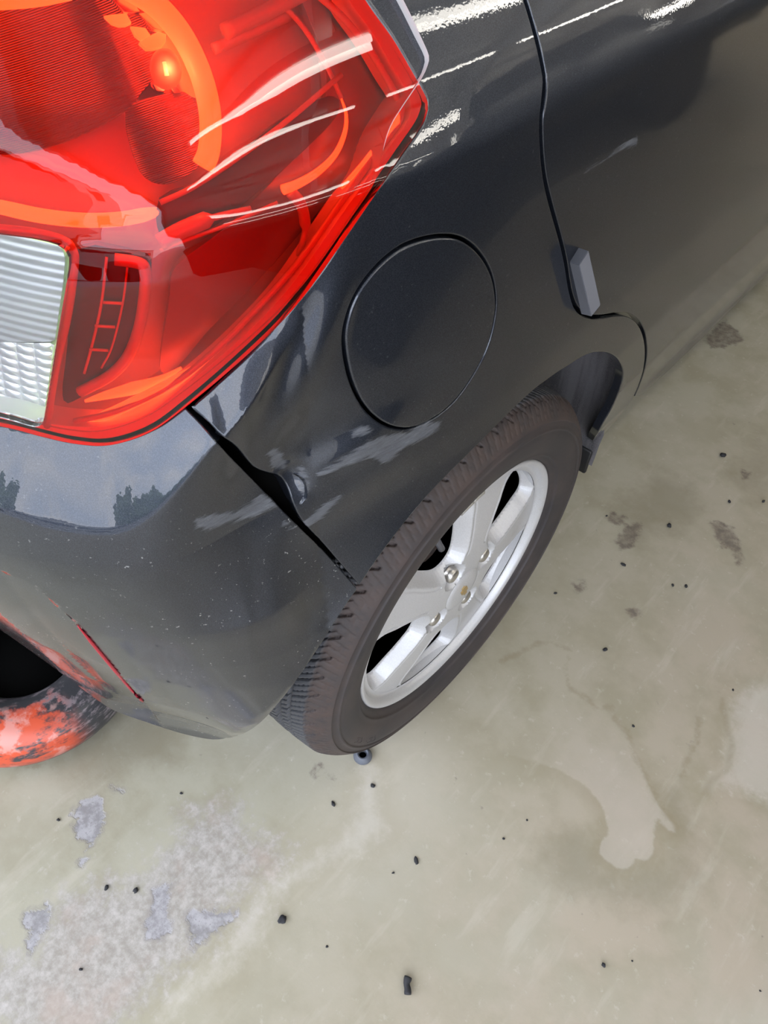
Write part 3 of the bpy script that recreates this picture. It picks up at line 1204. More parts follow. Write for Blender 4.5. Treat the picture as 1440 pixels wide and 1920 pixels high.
# glowing tubes stand in for bright reflections along the lamp's outer edge
DIM = principled('lamp_grey_side_reflector', (.30, .29, .29), .3, .4)[0]
BRIGHTREF = principled('lamp_bright_rim_reflector', (.85, .85, .85), .35)[0]
RIMGLOW = emis('rim_glow_highlight', (.55, 1, .4), 6.0)
lamp_tube('lamp_rim_line', [(736, 205), (742, 222), (736, 240), (712, 272), (684, 305), (640, 352)], -.012, np.interp(np.linspace(0, 1, 26), [0, .3, 1], [.0018, .0042, .0012]), RIMGLOW)
lamp_tube('lamp_rim_line', [(640, 185), (649, 215), (646, 250), (628, 290), (596, 322), (560, 344), (530, 356)], -.016, np.interp(np.linspace(0, 1, 31), [0, .4, 1], [.0006, .0016, .0030]), RIMGLOW)
lamp_tube('lamp_rim_line', [(425, 648), (385, 682), (330, 714), (270, 745), (200, 778), (150, 790)], -.012, np.interp(np.linspace(0, 1, 26), [0, .4, .8, 1], [.0020, .0040, .0036, .001]), RIMGLOW)
lamp_tube('lamp_rim_line', [(340, 690), (300, 712), (250, 728), (195, 742), (160, 752)], -.022, np.interp(np.linspace(0, 1, 21), [0, .5, 1], [.001, .0045, .001]), RIMGLOW)
lamp_tube('lamp_rim_line', [(545, 360), (565, 385), (572, 430), (560, 480)], -.018, [.0036] * 10 + [.002] * 6, SATIN)
# outer side chamber: bright stepped rim and plain reflector
inner('side_reflector', [(560, -30), (650, 40), (700, 120), (728, 190), (720, 240), (650, 330), (560, 440), (470, 540), (390, 620), (330, 690), (300, 690), (318, 560), (330, 500), (420, 430), (520, 330), (600, 230), (610, 120)], -.030, SIDEREF, .006)
EDGE_IN = [(-200, 740), (0, 768), (80, 790), (150, 798), (210, 795), (270, 776), (330, 732), (430, 650), (530, 550), (628, 415), (722, 280), (758, 230), (768, 207), (764, 180), (738, 135), (700, 70), (660, 15), (640, -20)]
_e = to_sz(catmull(EDGE_IN, 4), -.004)
panel('outer_bezel', np.vstack([lamp_low, lamp_up[1:], _e[::-1]]), BRIGHTREF, lamp, None, off=-.004, step=.006, inset=.0015, flange=.02, bulge=.0004)
lamp_tube('bezel_rail', [(560, -40), (640, 30), (700, 105), (745, 185), (752, 212), (738, 245), (660, 350), (560, 490), (470, 590), (400, 660), (320, 722), (220, 770), (140, 790)], -.010, .0022, LAMPWHITE)
lamp_tube('bezel_rail', [(480, -30), (560, 40), (610, 120), (640, 185)], -.030, .0016, LAMPWHITE)
# reflex strip between the clear window and the side
inner('reflex_strip', [(140, 470), (270, 482), (282, 500), (280, 560), (262, 640), (228, 700), (150, 745), (118, 748), (128, 640)], -.014, LAMPDARK, .004, closed=True)
lamp_tube('reflex_rail', [(215, 486), (262, 494), (272, 510), (272, 545), (262, 610), (240, 668), (205, 705), (150, 735)], -.011, .0036, LAMPWHITE)
lamp_tube('reflex_rail', [(200, 482), (190, 570), (172, 650), (158, 700)], -.012, .0009, LAMPWHITE)
lamp_tube('reflex_rail', [(240, 490), (230, 570), (210, 650), (190, 690)], -.012, .0007, LAMPWHITE)
for a, b in (((193, 567), (230, 569)), ((178, 611), (216, 613)), ((168, 655), (203, 657))):
    lamp_tube('reflex_step', [a, b], -.011, .0010, LAMPWHITE, 6)
lamp_tube('bezel_rail', [(-200, 408), (0, 428), (70, 436), (120, 450), (138, 470), (140, 500), (128, 590), (104, 700), (88, 800)], -.004, .0022, LAMPWHITE)
# dark and bright bands between ring and side
inner('bezel_band', [(300, 372), (400, 330), (520, 230), (620, 180), (632, 215), (560, 290), (470, 370), (390, 430), (310, 455)], -.024, LAMPDARK, .005)
lamp_tube('bezel_rail', [(300, 455), (340, 432), (400, 408), (470, 392)], -.018, [.0050] * 10 + [.002] * 6, LAMPWHITE)
lamp_tube('bezel_rail', [(300, 380), (360, 352), (440, 300), (540, 225), (640, 140)], -.022, .0016, LAMPWHITE)
lamp_tube('bezel_rail', [(300, 470), (360, 446), (430, 420), (520, 380)], -.016, .0012, LAMPWHITE)
lamp_tube('bezel_rail', [(420, 60), (500, 22), (580, -20)], -.030, .0045, LAMPWHITE)
lamp_tube('bezel_rail', [(400, 92), (470, 62), (540, 30)], -.034, .0030, LAMPWHITE)
# reversing lamp: fluted reflector above, beaded optic below
qf, df = frame_dir([(20, 560), (100, 578)], -.020)
nf = np.array([-df[1], df[0]])
inner('fluted_reflector', [(-240, 400), (0, 432), (112, 462), (122, 480), (118, 530), (102, 640), (0, 640), (-240, 610)], -.020, RIBCLEAR, .004, {'phase': lambda S: ((S - qf) @ nf) * 2 * math.pi / .0055}, closed=False)
inner('beaded_optic', [(-240, 612), (0, 642), (101, 644), (78, 798), (0, 790), (-240, 760)], -.020, BEADS, .004,
      {'phase': lambda S: ((S - qf) @ nf) * 2 * math.pi / .0065, 'phase_b': lambda S: ((S - qf) @ df) * 2 * math.pi / .0110}, closed=False)
ld = bpy.data.lights.new('bulb_light', 'POINT')
ld.energy = .12
ld.color = (1, .85, .6)
ld.shadow_soft_size = .004
lo = bpy.data.objects.new('bulb_light', ld)
lo.location = Vector(bc) + Vector((.012, -.006, .004))
lo.parent = lamp
COL.objects.link(lo)

# ------------------------------------------------------------------ small parts on the body
# red strip along the lower bumper edge
RED = principled('red_reflector_plastic', (.42, .012, .03), .25)[0]
q = onbody(catmull([(146, 1172), (180, 1213), (215, 1255), (245, 1290), (268, 1314)], 5))
v, f = sweep(P(q[:, 0], q[:, 1], .0006, BD), np.interp(np.linspace(0, 1, len(q)), [0, .2, .9, 1], [.0006, .0016, .0019, .0012]), 8)
r_ = mesh_obj('red_reflector', v, f, RED, bumper)
r_['label'] = 'thin red reflector strip'
fl_px = [[(536, 893), (545, 905), (548, 925), (556, 948)], [(552, 888), (560, 905), (562, 925), (562, 944)], [(566, 895), (573, 908), (574, 926), (566, 940)]]
fl_off = [[-.008, -.018, -.018, -.006], [.0015, -.007, -.007, .001], [.003, .003, .003, .002]]
gv = []
for row, ro in zip(fl_px, fl_off):
    qq = to_sz(row, 0.0, BD)
    gv.append(catmull(P(qq[:, 0], qq[:, 1], np.array(ro), BD), 5))
gv = np.array(gv)
gv = np.stack([catmull(gv[:, k], 5) for k in range(gv.shape[1])], 1)
nr, nc = gv.shape[:2]
F = [(i * nc + k, i * nc + k + 1, (i + 1) * nc + k + 1, (i + 1) * nc + k) for i in range(nr - 1) for k in range(nc - 1)]
ff = gv.reshape(-1, 3) + rng.normal(0, .00012, (nr * nc, 3))
tf = mesh_obj('bent_metal_lip', ff, F, PAINT, quarter, None, {'scuff': np.full(len(ff), -.05), 'dust': np.zeros(len(ff))})
tf['label'] = 'crumpled bent metal edge'
# grey foam block stuck on the door edge
FOAM = principled('grey_foam', (.155, .16, .185), .75)[0]
FT = [(1086, 497), (1104, 470), (1126, 572), (1109, 594)]        # outer face
FB = [(1069, 492), (1086, 464), (1120, 571), (1091, 590)]
qt = to_sz(FT, .016, BD)
qb = to_sz(FB, .0, BD)
V = np.vstack([P(qt[:, 0], qt[:, 1], .016, BD), P(qb[:, 0], qb[:, 1], -.001, BD)])
bm = bmesh.new()
bv = [bm.verts.new(p) for p in V]
for f_ in ((0, 1, 2, 3), (4, 7, 6, 5), (0, 4, 5, 1), (1, 5, 6, 2), (2, 6, 7, 3), (3, 7, 4, 0)):
    bm.faces.new([bv[i] for i in f_])
bmesh.ops.recalc_face_normals(bm, faces=bm.faces)
bmesh.ops.bevel(bm, geom=list(bm.edges), offset=.0007, segments=2, affect='EDGES')
d_ = bm_obj('door_guard', bm, FOAM, rear_door, False)
d_['label'] = 'small grey foam door guard block'


# ------------------------------------------------------------------ the place: covered parking bay, open behind the car
def seg_attr(px, closed, q):
    p = floor_pt(px)[:, :2]
    lo, hi = p.min(0) - .12, p.max(0) + .12
    d = np.full(len(q), -.12)
    k = np.where(((q > lo) & (q < hi)).all(1))[0]
    if len(k):
        d[k] = sdf(q[k], p) if closed else -seg_dist(q[k], p)
    return d


PEEL = [[(135, 1520), (160, 1500), (190, 1497), (192, 1525), (196, 1552), (182, 1575), (170, 1588), (150, 1572), (132, 1550), (150, 1535)],
        [(40, 1712), (66, 1698), (95, 1695), (94, 1725), (88, 1742), (72, 1755), (66, 1785), (55, 1795), (44, 1775), (54, 1745), (40, 1735)],
        [(288, 1668), (300, 1660), (322, 1660), (314, 1690), (318, 1720), (322, 1740), (302, 1765), (278, 1762), (270, 1735), (282, 1700)],
        [(345, 1712), (395, 1706), (450, 1706), (430, 1728), (400, 1752), (365, 1778), (352, 1752)],
        [(208, 1474), (222, 1474), (230, 1482), (218, 1486)], [(145, 1618), (152, 1608), (160, 1612), (150, 1625)]]
WEAR = [[(-60, 1780), (60, 1760), (110, 1680), (240, 1640), (330, 1560), (345, 1530), (380, 1520), (455, 1510), (470, 1560), (520, 1588), (545, 1600), (500, 1650), (430, 1720), (330, 1825), (260, 1890), (180, 1960), (-60, 1960)]]
PALE = [[(690, 1420), (712, 1440), (702, 1510), (725, 1550), (690, 1582), (640, 1600), (560, 1650), (505, 1690), (470, 1760), (420, 1820), (330, 1900), (300, 1920), (330, 1860), (420, 1790), (450, 1730), (490, 1670), (560, 1620), (640, 1570), (672, 1540), (680, 1490), (682, 1440)],
        [(1380, 1300), (1460, 1290), (1460, 1500), (1380, 1480), (1330, 1472), (1365, 1430)]]
PATCH = [catmull([(1148, 1330), (1180, 1388), (1196, 1420), (1212, 1462), (1230, 1500), (1248, 1528), (1266, 1550), (1262, 1560), (1250, 1554), (1234, 1534), (1227, 1548), (1226, 1575), (1222, 1604), (1206, 1613), (1194, 1609), (1184, 1622), (1166, 1628), (1145, 1618), (1126, 1600), (1130, 1578), (1140, 1560), (1120, 1500), (1040, 1440), (920, 1400), (900, 1340), (1000, 1290), (1090, 1300)], 4, True)]
STAIN = [[(578, 1450), (596, 1430), (608, 1432), (592, 1458)], [(618, 1452), (628, 1450), (626, 1462), (616, 1462)], [(1392, 880), (1412, 884), (1404, 902), (1388, 898)], [(1078, 1098), (1096, 1090), (1098, 1104), (1084, 1112)], [(1178, 1148), (1196, 1146), (1190, 1156)], [(1322, 640), (1340, 615), (1362, 600), (1385, 620), (1395, 640), (1360, 652), (1335, 655)],
         [(1135, 968), (1152, 962), (1172, 970), (1166, 982), (1150, 988)], [(1155, 1012), (1172, 986), (1200, 978), (1204, 994), (1180, 1030), (1160, 1028)],
         [(1328, 980), (1352, 975), (1375, 990), (1383, 1010), (1390, 1045), (1384, 1058), (1374, 1030), (1358, 1026), (1342, 1002)]]
SOFT = [[(1160, 930), (1230, 890), (1290, 910), (1310, 950), (1240, 1000), (1180, 1010)], [(1060, 1560), (1120, 1600), (1160, 1660), (1260, 1640), (1300, 1580), (1260, 1500), (1300, 1640), (1200, 1700), (1060, 1660), (1020, 1600)],
        [(180, 1370), (330, 1350), (320, 1420), (200, 1450), (60, 1440)], [(1390, 860), (1440, 830), (1470, 900), (1420, 930), (1370, 900)]]  # the shape by the small tyre is painted bumper shadow
LINES = [[(940, 1240), (1010, 1205), (1035, 1205), (1072, 1222), (1060, 1250), (1066, 1290), (1100, 1308), (1118, 1330), (1146, 1326), (1152, 1350), (1176, 1372), (1192, 1420), (1214, 1462), (1232, 1500), (1268, 1552)],
         [(1352, 1310), (1362, 1360), (1374, 1400), (1366, 1440), (1330, 1470), (1324, 1490)], [(1310, 1350), (1308, 1390), (1285, 1430), (1280, 1450)],
         [(35, 1432), (60, 1440), (84, 1432), (88, 1442)]]


def make_floor():
    m, nt, out = newmat('worn_coated_concrete')
    co = nt.coord()
    big = nt.noise(co, 2.2, 4.0, .55)
    mid = nt.noise(co, 9.0, 5.0, .6)
    fin = nt.noise(co, 60.0, 5.0, .65)
    tiny = nt.noise(co, 320.0, 3.0, .6)
    swirl = nt.noise(nt.mapping(co, rot=(0, 0, .5), scale=(30, 6, 1)), 1.0, 4.0, .6)
    warm = nt.node('ShaderNodeSeparateXYZ', {0: co})
    gx = nt.ramp(nt.math('ADD', warm.outputs[0], nt.math('MULTIPLY', nt.math('SUBTRACT', big, .5), .5)), -.15, .45)
    col = nt.mix(gx, (.432, .408, .320), (.435, .375, .292))  # warmer towards the right: indoor light painted into the base tint
    col = nt.mix(nt.ramp(mid, .38, .64, 0, .7), col, (.335, .305, .215))
    col = nt.mix(nt.ramp(big, .48, .70, 0, .6), col, (.520, .490, .415))
    col = nt.mix(nt.ramp(swirl, .55, .72, 0, .35), col, (.56, .52, .44))
    col = nt.mix(nt.ramp(fin, .58, .74, 0, .4), col, (.60, .58, .51))
    wob = nt.math('SUBTRACT', mid, .5)
    wof = nt.math('SUBTRACT', fin, .5)

    def mask(name, a, b, lo, hi):
        v = nt.math('ADD', nt.attr(name), nt.math('ADD', nt.math('MULTIPLY', wob, a), nt.math('MULTIPLY', wof, b)))
        return nt.ramp(v, lo, hi)
    soft = mask('soft', .10, .05, -.05, .04)
    col = nt.mix(nt.math('MULTIPLY', soft, .5), col, (.22, .19, .125))
    wear = mask('wear', .10, .16, -.03, .035)
    grain = nt.noise(co, 130.0, 5.0, .7)
    wcol = nt.mix(nt.ramp(nt.math('ADD', nt.math('MULTIPLY', fin, .5), nt.math('MULTIPLY', grain, .5)), .36, .66), (.29, .26, .255), (.56, .525, .53))
    wcol = nt.mix(nt.ramp(mid, .52, .66, 0, .6), wcol, (.50, .38, .35))
    col = nt.mix(nt.math('MULTIPLY', wear, .6), col, wcol)
    pale = mask('pale', .05, .06, -.02, .02)
    col = nt.mix(nt.math('MULTIPLY', pale, .5), col, (.60, .56, .50))
    patch = nt.math('MULTIPLY', mask('patch', .012, .012, -.002, .003), nt.attr('patchw'))
    col = nt.mix(nt.math('MULTIPLY', patch, .5), col, (.51, .455, .39))
    prim = nt.math('MULTIPLY', nt.math('MULTIPLY', mask('patch', .012, .014, -.030, -.001), nt.math('SUBTRACT', 1.0, mask('patch', .012, .012, -.002, .003))), nt.attr('patchw'))
    col = nt.mix(nt.math('MULTIPLY', prim, .35), col, (.27, .225, .135))
    rim = nt.math('MULTIPLY', mask('pale', .06, .03, -.045, -.012), nt.math('SUBTRACT', 1.0, pale))
    col = nt.mix(nt.math('MULTIPLY', rim, .16), col, (.30, .25, .15))
    ln = mask('line', .016, .024, -.0075, .001)
    col = nt.mix(nt.math('MULTIPLY', ln, .42), col, (.27, .225, .14))
    peel = mask('peel', .018, .036, -.002, .003)
    pcol = nt.mix(nt.ramp(fin, .38, .64), (.26, .25, .26), (.43, .415, .435))
    pcol = nt.mix(nt.ramp(tiny, .58, .66, 0, .8), pcol, (.25, .24, .25))
    col = nt.mix(nt.math('MULTIPLY', peel, .92), col, pcol)
    edge = nt.math('MULTIPLY', mask('peel', .012, .026, -.006, -.001), nt.math('SUBTRACT', 1.0, peel))
    col = nt.mix(nt.math('MULTIPLY', edge, .35), col, (.25, .23, .22))
    stain = mask('stain', .030, .030, -.006, .006)
    col = nt.mix(nt.math('MULTIPLY', stain, nt.ramp(fin, .3, .7, .35, .95)), col, (.155, .125, .105))
    # scattered dark grit marks
    grit = nt.noise(co, 34.0, 3.0, .65)
    gsel = nt.noise(co, 3.1, 2.0, .5)
    gm = nt.math('MULTIPLY', nt.ramp(grit, .685, .735), nt.ramp(gsel, .5, .62))
    col = nt.mix(nt.math('MULTIPLY', gm, .55), col, (.14, .125, .11))
    wht = nt.ramp(nt.noise(co, 95.0, 2.0, .6), .745, .80)
    col = nt.mix(nt.math('MULTIPLY', wht, .6), col, (.78, .76, .72))
    p = nt.node('ShaderNodeBsdfPrincipled')
    nt.set(p.inputs['Base Color'], col)
    nt.set(p.inputs['Roughness'], nt.math('ADD', .42, nt.math('MULTIPLY', nt.math('MAXIMUM', wear, peel), .35)))
    p.inputs['Specular IOR Level'].default_value = .35
    hh = nt.math('SUBTRACT', nt.math('MULTIPLY', fin, .35), nt.math('MULTIPLY', peel, .9))
    nt.l.new(nt.bump(hh, .35, .0022), p.inputs['Normal'])
    nt.l.new(p.outputs[0], out.inputs[0])
    return m


FLOOR = make_floor()
gx = np.arange(-.75, 1.0001, .006)
gy = np.arange(-.95, 1.8001, .006)
gx = np.concatenate([[-9, -3], gx, [3, 11]])
gy = np.concatenate([[-2.6, -1.8], gy, [4, 15]])
GX, GY = np.meshgrid(gx, gy)
q = np.stack([GX.ravel(), GY.ravel()], 1)
inn = (np.abs(q[:, 0]) < 1.01) & (q[:, 1] > -.96) & (q[:, 1] < 1.81)


def chan(lst, closed):
    d = np.full(len(q), -.12)
    for pl in lst:
        d[inn] = np.maximum(d[inn], seg_attr(pl, closed, q[inn]))
    return d


nx = len(gx)
i0 = (np.arange(len(gy) - 1)[:, None] * nx + np.arange(nx - 1)[None]).ravel()
F = np.stack([i0, i0 + 1, i0 + nx + 1, i0 + nx], 1)
fl = mesh_obj('floor', np.c_[q, np.zeros(len(q))], F, FLOOR, None, None,
              {'peel': chan(PEEL, True), 'wear': chan(WEAR, True), 'pale': chan(PALE, True), 'stain': chan(STAIN, True), 'soft': chan(SOFT, True), 'line': chan(LINES, False), 'patch': chan(PATCH, True), 'patchw': np.interp(np.linalg.norm(q - floor_pt([(1180, 1580)])[0, :2], axis=1), [.07, .22], [1.0, 0.0])})
tag(fl, kind='structure')

ASPH, ant, ap = principled('grey_asphalt', (.38, .385, .40), .85)
an = ant.noise(ant.coord(), 30.0, 4.0, .6)
ant.set(ap.inputs['Base Color'], ant.mix(an, (.31, .315, .33), (.42, .425, .44)))
bm = bmesh.new()
add_box(bm, (0, -23.6, -.06), (80, 42, .1))
tag(bm_obj('pavement', bm, ASPH, None, False), kind='structure')
CEIL, cnt_, cp = principled('grey_ceiling', (.75, .74, .72), .8)
bm = bmesh.new()
add_box(bm, (1, 6.35, 2.95), (20, 16.9, .2))
add_box(bm, (1, -2.02, 2.80), (20, .16, .3))
for k in range(4):
    add_box(bm, (1, 1.2 + 4 * k, 2.78), (20, .22, .2))
tag(bm_obj('ceiling', bm, CEIL, None, False), kind='structure')
WALL, wnt, wp = principled('drab_painted_wall', (.15, .135, .115), .8)
wn_ = wnt.noise(wnt.coord(), 1.6, 4.0, .6)
wnt.set(wp.inputs['Base Color'], wnt.mix(wn_, (.11, .10, .085), (.20, .185, .16)))
for nm, c_, s_ in (('wall_right', (11, 6.4, 1.42), (.2, 17.2, 2.85)), ('wall_front', (1, 14.9, 1.42), (20, .2, 2.85)), ('wall_left', (-9, 6.4, 1.42), (.2, 17.2, 2.85))):
    bm = bmesh.new()
    add_box(bm, c_, s_)
    tag(bm_obj(nm, bm, WALL, None, False), kind='structure')

TUBE = emis('lit_fluorescent_tube', (1, .96, .88), 10.0)
FIX = principled('white_fixture', (.7, .7, .7), .5)[0]
words = ['first', 'second', 'third', 'fourth']
rows = ['second row right of the car', 'third row right of the car', 'fourth row right of the car', 'fifth row right of the car', 'row by the right wall', 'unseen row added to brighten the floor between the cars', 'unseen row added for fill left of the car']
for i, x in enumerate((2.3, 3.4, 4.6, 6.0, 7.6, .75, -2.4)):  # rows between the cars and at left are added to brighten the floor
    for j, y in enumerate((.6, 3.5, 6.4, 9.3) if i < 5 else (1.5, 4.2, 6.9, 9.6)):
        t = tag(empty('ceiling_light', (x, y, 2.70)), 'lit tube fixture on the ceiling, %s, %s from the opening' % (rows[i], words[j]), 'ceiling light', 'ceiling lights reflected in the paint')
        bm = bmesh.new()
        add_box(bm, (0, 0, -.03), (.07, 2.4, .06), bev=.01)
        for yy in (-.8, .8):
            add_box(bm, (0, yy, .075), (.012, .012, .15))
        bm_obj('fixture_body', bm, FIX, t, False)
        for dx in (-.028, .028):
            v, f = sweep([(dx, -1.15, -.085), (dx, -.4, -.085), (dx, .4, -.085), (dx, 1.15, -.085)], .017, 10)
            mesh_obj('tube', v, f, TUBE, t)

# what the open side shows: trees and a pale building, mirrored in the shoulder of the bumper and in the lamp
LEAF, lnt, lp = principled('green_foliage', (.05, .10, .03), .7)
lnz = lnt.noise(lnt.coord(), 3.0, 5.0, .7)
lnt.set(lp.inputs['Base Color'], lnt.mix(lnt.ramp(lnz, .4, .62), (.030, .060, .022), (.13, .20, .075)))
BARK = principled('brown_bark', (.09, .065, .045), .9)[0]
for k, (x, y, h, r, lab) in enumerate(((-1.5, -15, 4.4, 2.2, 'broad green tree outside the open bay, nearest the middle'), (2.6, -17, 5.2, 2.0, 'tall green tree outside the open bay, to the right'), (-7.5, -14, 3.6, 2.4, 'low green tree outside the open bay, to the left'))):
    t = tag(empty('tree', (x, y, 0)), lab + ', mirrored in the car', 'tree', 'trees outside the parking bay')
    v, f = sweep([(0, 0, 0), (.05, 0, h * .3), (0, .08, h * .7)], [.2, .15, .1], 10)
    mesh_obj('trunk', v, f, BARK, t)
    bm = bmesh.new()
    for _ in range(16):
        a = random.random() * 6.28
        d_ = random.random() ** .5 * r * .75
        bmesh.ops.create_icosphere(bm, subdivisions=2, radius=r * random.uniform(.32, .5), matrix=Matrix.Translation((d_ * math.cos(a), d_ * math.sin(a), h * .62 + random.uniform(-.3, .35) * h * .7)))
    for vv in bm.verts:
        vv.co += Vector(rng.normal(0, .09, 3))
    bm_obj('crown', bm, LEAF, t)
b = tag(empty('building', (7, -27, 0)), 'pale low building across the road outside the bay, mirrored in the car', 'building')
PALEW = principled('pale_render', (.72, .70, .66), .8)[0]
GLS = principled('dark_window_glass', (.03, .035, .04), .1)[0]
bm = bmesh.new()
add_box(bm, (0, 0, 2.2), (26, 6, 4.4))
bm_obj('wall', bm, PALEW, b, False)
bm = bmesh.new()
add_box(bm, (0, 0, 4.5), (26.6, 6.6, .25))
bm_obj('roof', bm, principled('grey_roof', (.25, .25, .26), .7)[0], b, False)
for k in range(6):
    bm = bmesh.new()
    add_box(bm, (-10 + 4 * k, 3.02, 2.2), (1.8, .08, 1.3))
    bm_obj('window', bm, GLS, b, False)

# parked car across the way
pc = tag(empty('car', (1.6, -6.6, 0)), 'pale silver parked car outside the open bay, mirrored in the red lamp', 'car')
CARW = principled('silver_car_paint', (.62, .63, .65), .3, .2, Coat_Weight=1.0)[0]
prof = [(-2.1, .35), (-2.15, .75), (-1.9, .95), (-1.2, 1.02), (-.6, 1.45), (.9, 1.48), (1.6, 1.05), (2.1, .95), (2.15, .4)]


def extr(name, prof, y0, y1, mat, parent):
    n = len(prof)
    V = [(x, y0, z) for x, z in prof] + [(x, y1, z) for x, z in prof]
    F = [tuple(range(n)), tuple(range(n, 2 * n))[::-1]] + [(i, n + i, n + (i + 1) % n, (i + 1) % n) for i in range(n)]
    bm = bmesh.new()
    vv = [bm.verts.new(p) for p in V]
    for f_ in F:
        bm.faces.new([vv[i] for i in f_])
    bmesh.ops.recalc_face_normals(bm, faces=bm.faces)
    return bm_obj(name, bm, mat, parent, False)


extr('body', prof, -.82, .82, CARW, pc)
extr('window', [(-1.05, 1.04), (-.56, 1.38), (.84, 1.41), (1.42, 1.06)], -.83, .83, GLS, pc)
for x in (-1.35, 1.35):
    for y in (-.78, .78):
        revolve('wheel', [(-.1, .05), (-.1, .2), (-.1, .29), (-.07, .32), (.07, .32), (.1, .29), (.1, .2), (.1, .05)], RUBBER, pc, 28, cx=0, cy=0, cz=0).matrix_local = Matrix.Translation((x, y, .32)) @ Matrix.Rotation(math.pi / 2, 4, 'Z')

nc = tag(empty('car', (2.15, 1.7, 0)), 'dark brown-grey car parked alongside to the right, mirrored in the grey door', 'car')
DARKP = principled('dark_car_paint', (.030, .026, .023), .35, .2, Coat_Weight=1.0)[0]
nc.rotation_euler = (0, 0, math.pi / 2)
extr('body', [(-2.2, .22), (-2.25, .7), (-2.15, .92), (-1.6, 1.0), (-1.0, 1.02), (-.3, 1.42), (.9, 1.46), (1.7, 1.15), (2.1, .98), (2.2, .6), (2.15, .22)], -.86, .86, DARKP, nc)
extr('window', [(-.85, 1.06), (-.26, 1.36), (.86, 1.40), (1.5, 1.12)], -.87, .87, GLS, nc)
for x in (-1.3, 1.3):
    for y in (-.80, .80):
        revolve('wheel', [(-.1, .05), (-.1, .2), (-.1, .29), (-.07, .32), (.07, .32), (.1, .29), (.1, .2), (.1, .05)], RUBBER, nc, 28, cx=0, cy=0, cz=0).matrix_local = Matrix.Translation((x, y, .32)) @ Matrix.Rotation(math.pi / 2, 4, 'Z')

# ------------------------------------------------------------------ things on the floor
# small tyre lying flat under the bumper, its orange paint worn through
m, nt, out = newmat('worn_orange_painted_rubber')
co = nt.coord()
wn1 = nt.noise(co, 14.0, 5.0, .6)
wn2 = nt.noise(nt.mapping(co, scale=(40, 40, 160)), 1.0, 5.0, .7)
v_ = nt.math('ADD', nt.math('MULTIPLY', wn1, .65), nt.math('MULTIPLY', wn2, .35))
pm = nt.math('MULTIPLY', nt.ramp(v_, .44, .52), nt.attr('paint'))
gm = nt.ramp(wn2, .50, .62, 0, .75)
col = nt.mix(gm, (.045, .045, .05), (.26, .22, .235))
col = nt.mix(pm, col, (.62, .085, .035))
col = nt.mix(nt.math('MULTIPLY', nt.attr('paint'), nt.ramp(nt.noise(co, 30.0, 4.0, .6), .52, .62, 0, .5)), col, (.70, .42, .38))
p = nt.node('ShaderNodeBsdfPrincipled', {'Roughness': .32})
nt.set(p.inputs['Base Color'], col)
nt.l.new(p.outputs[0], out.inputs[0])
OLDT = m
TC = np.array([-.487, -.418])
RC, RA = .1225, .047
old = tag(empty('small_tyre', (TC[0], TC[1], 0)), 'small tyre with worn orange-red paint lying flat under the rear bumper', 'tyre')
V, F, PA = [], [], []
na, nb = 96, 36
for i in range(na):
    a = 2 * math.pi * i / na
    for k in range(nb):
        bb = 2 * math.pi * k / nb
        rr = RC + RA * math.copysign(abs(math.cos(bb)) ** .9, math.cos(bb))
        zz = .048 + .048 * math.copysign(abs(math.sin(bb)) ** .9, math.sin(bb))
        V.append((rr * math.cos(a), rr * math.sin(a), zz))
        PA.append(np.interp(math.cos(bb - .75), [.2, .7], [0, 1]) * np.interp(math.cos(a + 1.15), [.45, .60], [0, 1]))
for i in range(na):
    for k in range(nb):
        F.append((i * nb + k, ((i + 1) % na) * nb + k, ((i + 1) % na) * nb + (k + 1) % nb, i * nb + (k + 1) % nb))
mesh_obj('tyre_ring', V, F, OLDT, old, None, {'paint': PA})
bm = bmesh.new()
bmesh.ops.create_cone(bm, cap_ends=True, segments=48, radius1=RC - RA * .55, radius2=RC - RA * .75, depth=.05, matrix=Matrix.Translation((0, 0, .027)))
bm_obj('dark_hole_plug', bm, VOID, old)  # black plug stands in for the shade inside the ring

# rubber grommet
gp = floor_pt([(680, 1419)])[0]
gro = tag(empty('rubber_grommet', (gp[0], gp[1], 0)), 'round grey rubber grommet with a dark hole on the floor beside the tyre', 'grommet')
GR = principled('grey_rubber', (.11, .12, .145), .45)[0]
prof = catmull([(.0005, .0045), (.0012, .0125), (.0045, .0142), (.0085, .0128), (.0125, .0098), (.0132, .0078), (.0110, .0060), (.0035, .0056), (.0006, .0050)], 3)
revolve('ring', prof, GR, gro, 40, cz=0, axis='Z')
bm = bmesh.new()
bmesh.ops.create_cone(bm, cap_ends=True, segments=24, radius1=.0058, radius2=.0057, depth=.003, matrix=Matrix.Translation((0, 0, .0025)))
bm_obj('hole', bm, VOID, gro)

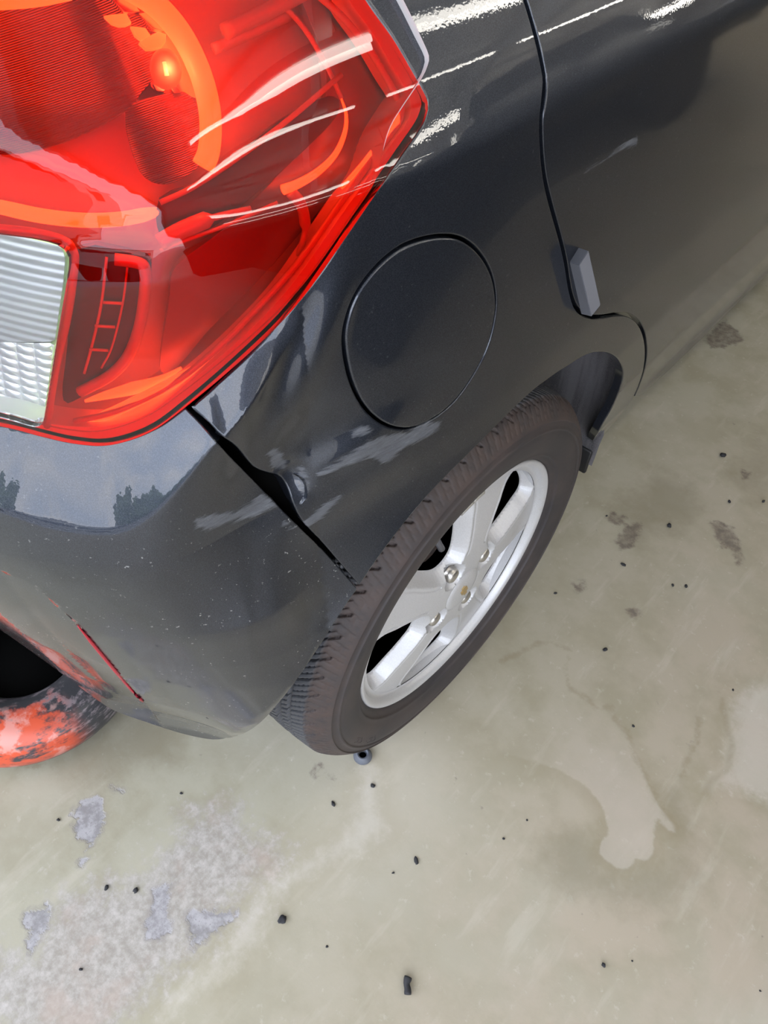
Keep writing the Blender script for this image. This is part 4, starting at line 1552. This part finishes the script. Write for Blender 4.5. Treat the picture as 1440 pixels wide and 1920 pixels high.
GRIT, gnt, gpn = principled('black_grit', (.022, .022, .026), .7)
CH = [(1134, 1219, 9, 'single black chip lying alone right of the tyre on plain concrete'), (1168, 1060, 9, 'brownish black chip below the olive stain patches'), (1254, 987, 9, 'elongated black chip between the olive stain and the brown leaf stain'),
      (1367, 941, 7, 'round black speck just above the brown leaf-shaped stain'), (1355, 855, 11, 'dark flat crumb near the right edge, below the brown splash'), (1041, 1113, 6, 'tiny black speck close to the right side of the tyre'),
      (1286, 1100, 7, 'dark speck, right one of two side by side below the leaf stain'), (1261, 1098, 6, 'dark speck, left one of two side by side below the leaf stain'), (1137, 968, 5, 'tiny speck at the left tip of the small olive stain'),
      (1431, 941, 6, 'black speck at the right picture edge level with the leaf stain'), (1187, 1362, 6, 'small dark speck left of the wavy brown water line'), (1374, 1294, 5, 'tiny speck at the head of the right-hand brown water line'),
      (780, 1614, 11, 'oval black chip below the tyre, in the middle of bare concrete'), (699, 1474, 8, 'small black chip just below the grey rubber grommet'), (1131, 1810, 10, 'black chip low on the right, below the pale water patch'),
      (1185, 1802, 4, 'tiny speck right of the black chip low on the right'), (988, 1538, 4, 'tiny speck left of the pale water patch, the upper of two'), (944, 1573, 5, 'tiny speck left of the pale water patch, the lower of two'),
      (737, 1637, 5, 'tiny brown speck beside the oval black chip'), (200, 1665, 9, 'black stone sitting in a small pit on the worn grey concrete at left'), (530, 1725, 15, 'largest black lump, on the greenish concrete by the white streak'),
      (625, 1508, 9, 'black chip left of the white streak below the tyre'), (255, 1670, 9, 'dull dark crumb right of the black stone in the pit'), (152, 1818, 7, 'dark speck on the whitest part of the worn concrete'),
      (340, 1488, 6, 'dark speck above the pinkish worn area'), (110, 1538, 7, 'dark speck left of the upper peeled patch'), (613, 1775, 5, 'tiny speck right of the largest black lump'), (1425, 1858, 4, 'tiny speck in the lower right corner')]
for (u, v_, dpx, lab) in CH:
    c_ = floor_pt([(u, v_)])[0]
    dep = (c_ - CAMP) @ CAMR[2]
    r = .5 * dpx * dep / FPX
    bm = bmesh.new()
    bmesh.ops.create_icosphere(bm, subdivisions=2, radius=1.0)
    ax = rng.uniform(.75, 1.15, 3) * np.array([1.15, .85, .55])
    n_ = rng.normal(0, .12, (len(bm.verts), 3))
    for vv, dn in zip(bm.verts, n_):
        vv.co = Vector((np.array(vv.co) + dn) * ax * r)
    mz = min(vv.co.z for vv in bm.verts)
    bmesh.ops.translate(bm, vec=(0, 0, -mz), verts=bm.verts)
    o = bm_obj('grit_chip', bm, GRIT)
    o.location = (c_[0], c_[1], 0)
    o.rotation_euler = (0, 0, rng.uniform(0, 6.28))
    tag(o, lab, 'debris', 'black chips of grit on the concrete')
# little black stick
sp = floor_pt([(765, 1833), (762, 1845), (764, 1856), (764, 1866)])
sp[:, 2] = .0048
v, f = sweep(catmull(sp, 3), [.0050, .0052, .0046, .0042, .0040, .0042, .0044, .0046, .0048, .0044], 8)
tag(mesh_obj('black_stick', v, f, GRIT), 'short black stick of rubber low in the middle of the floor', 'debris')
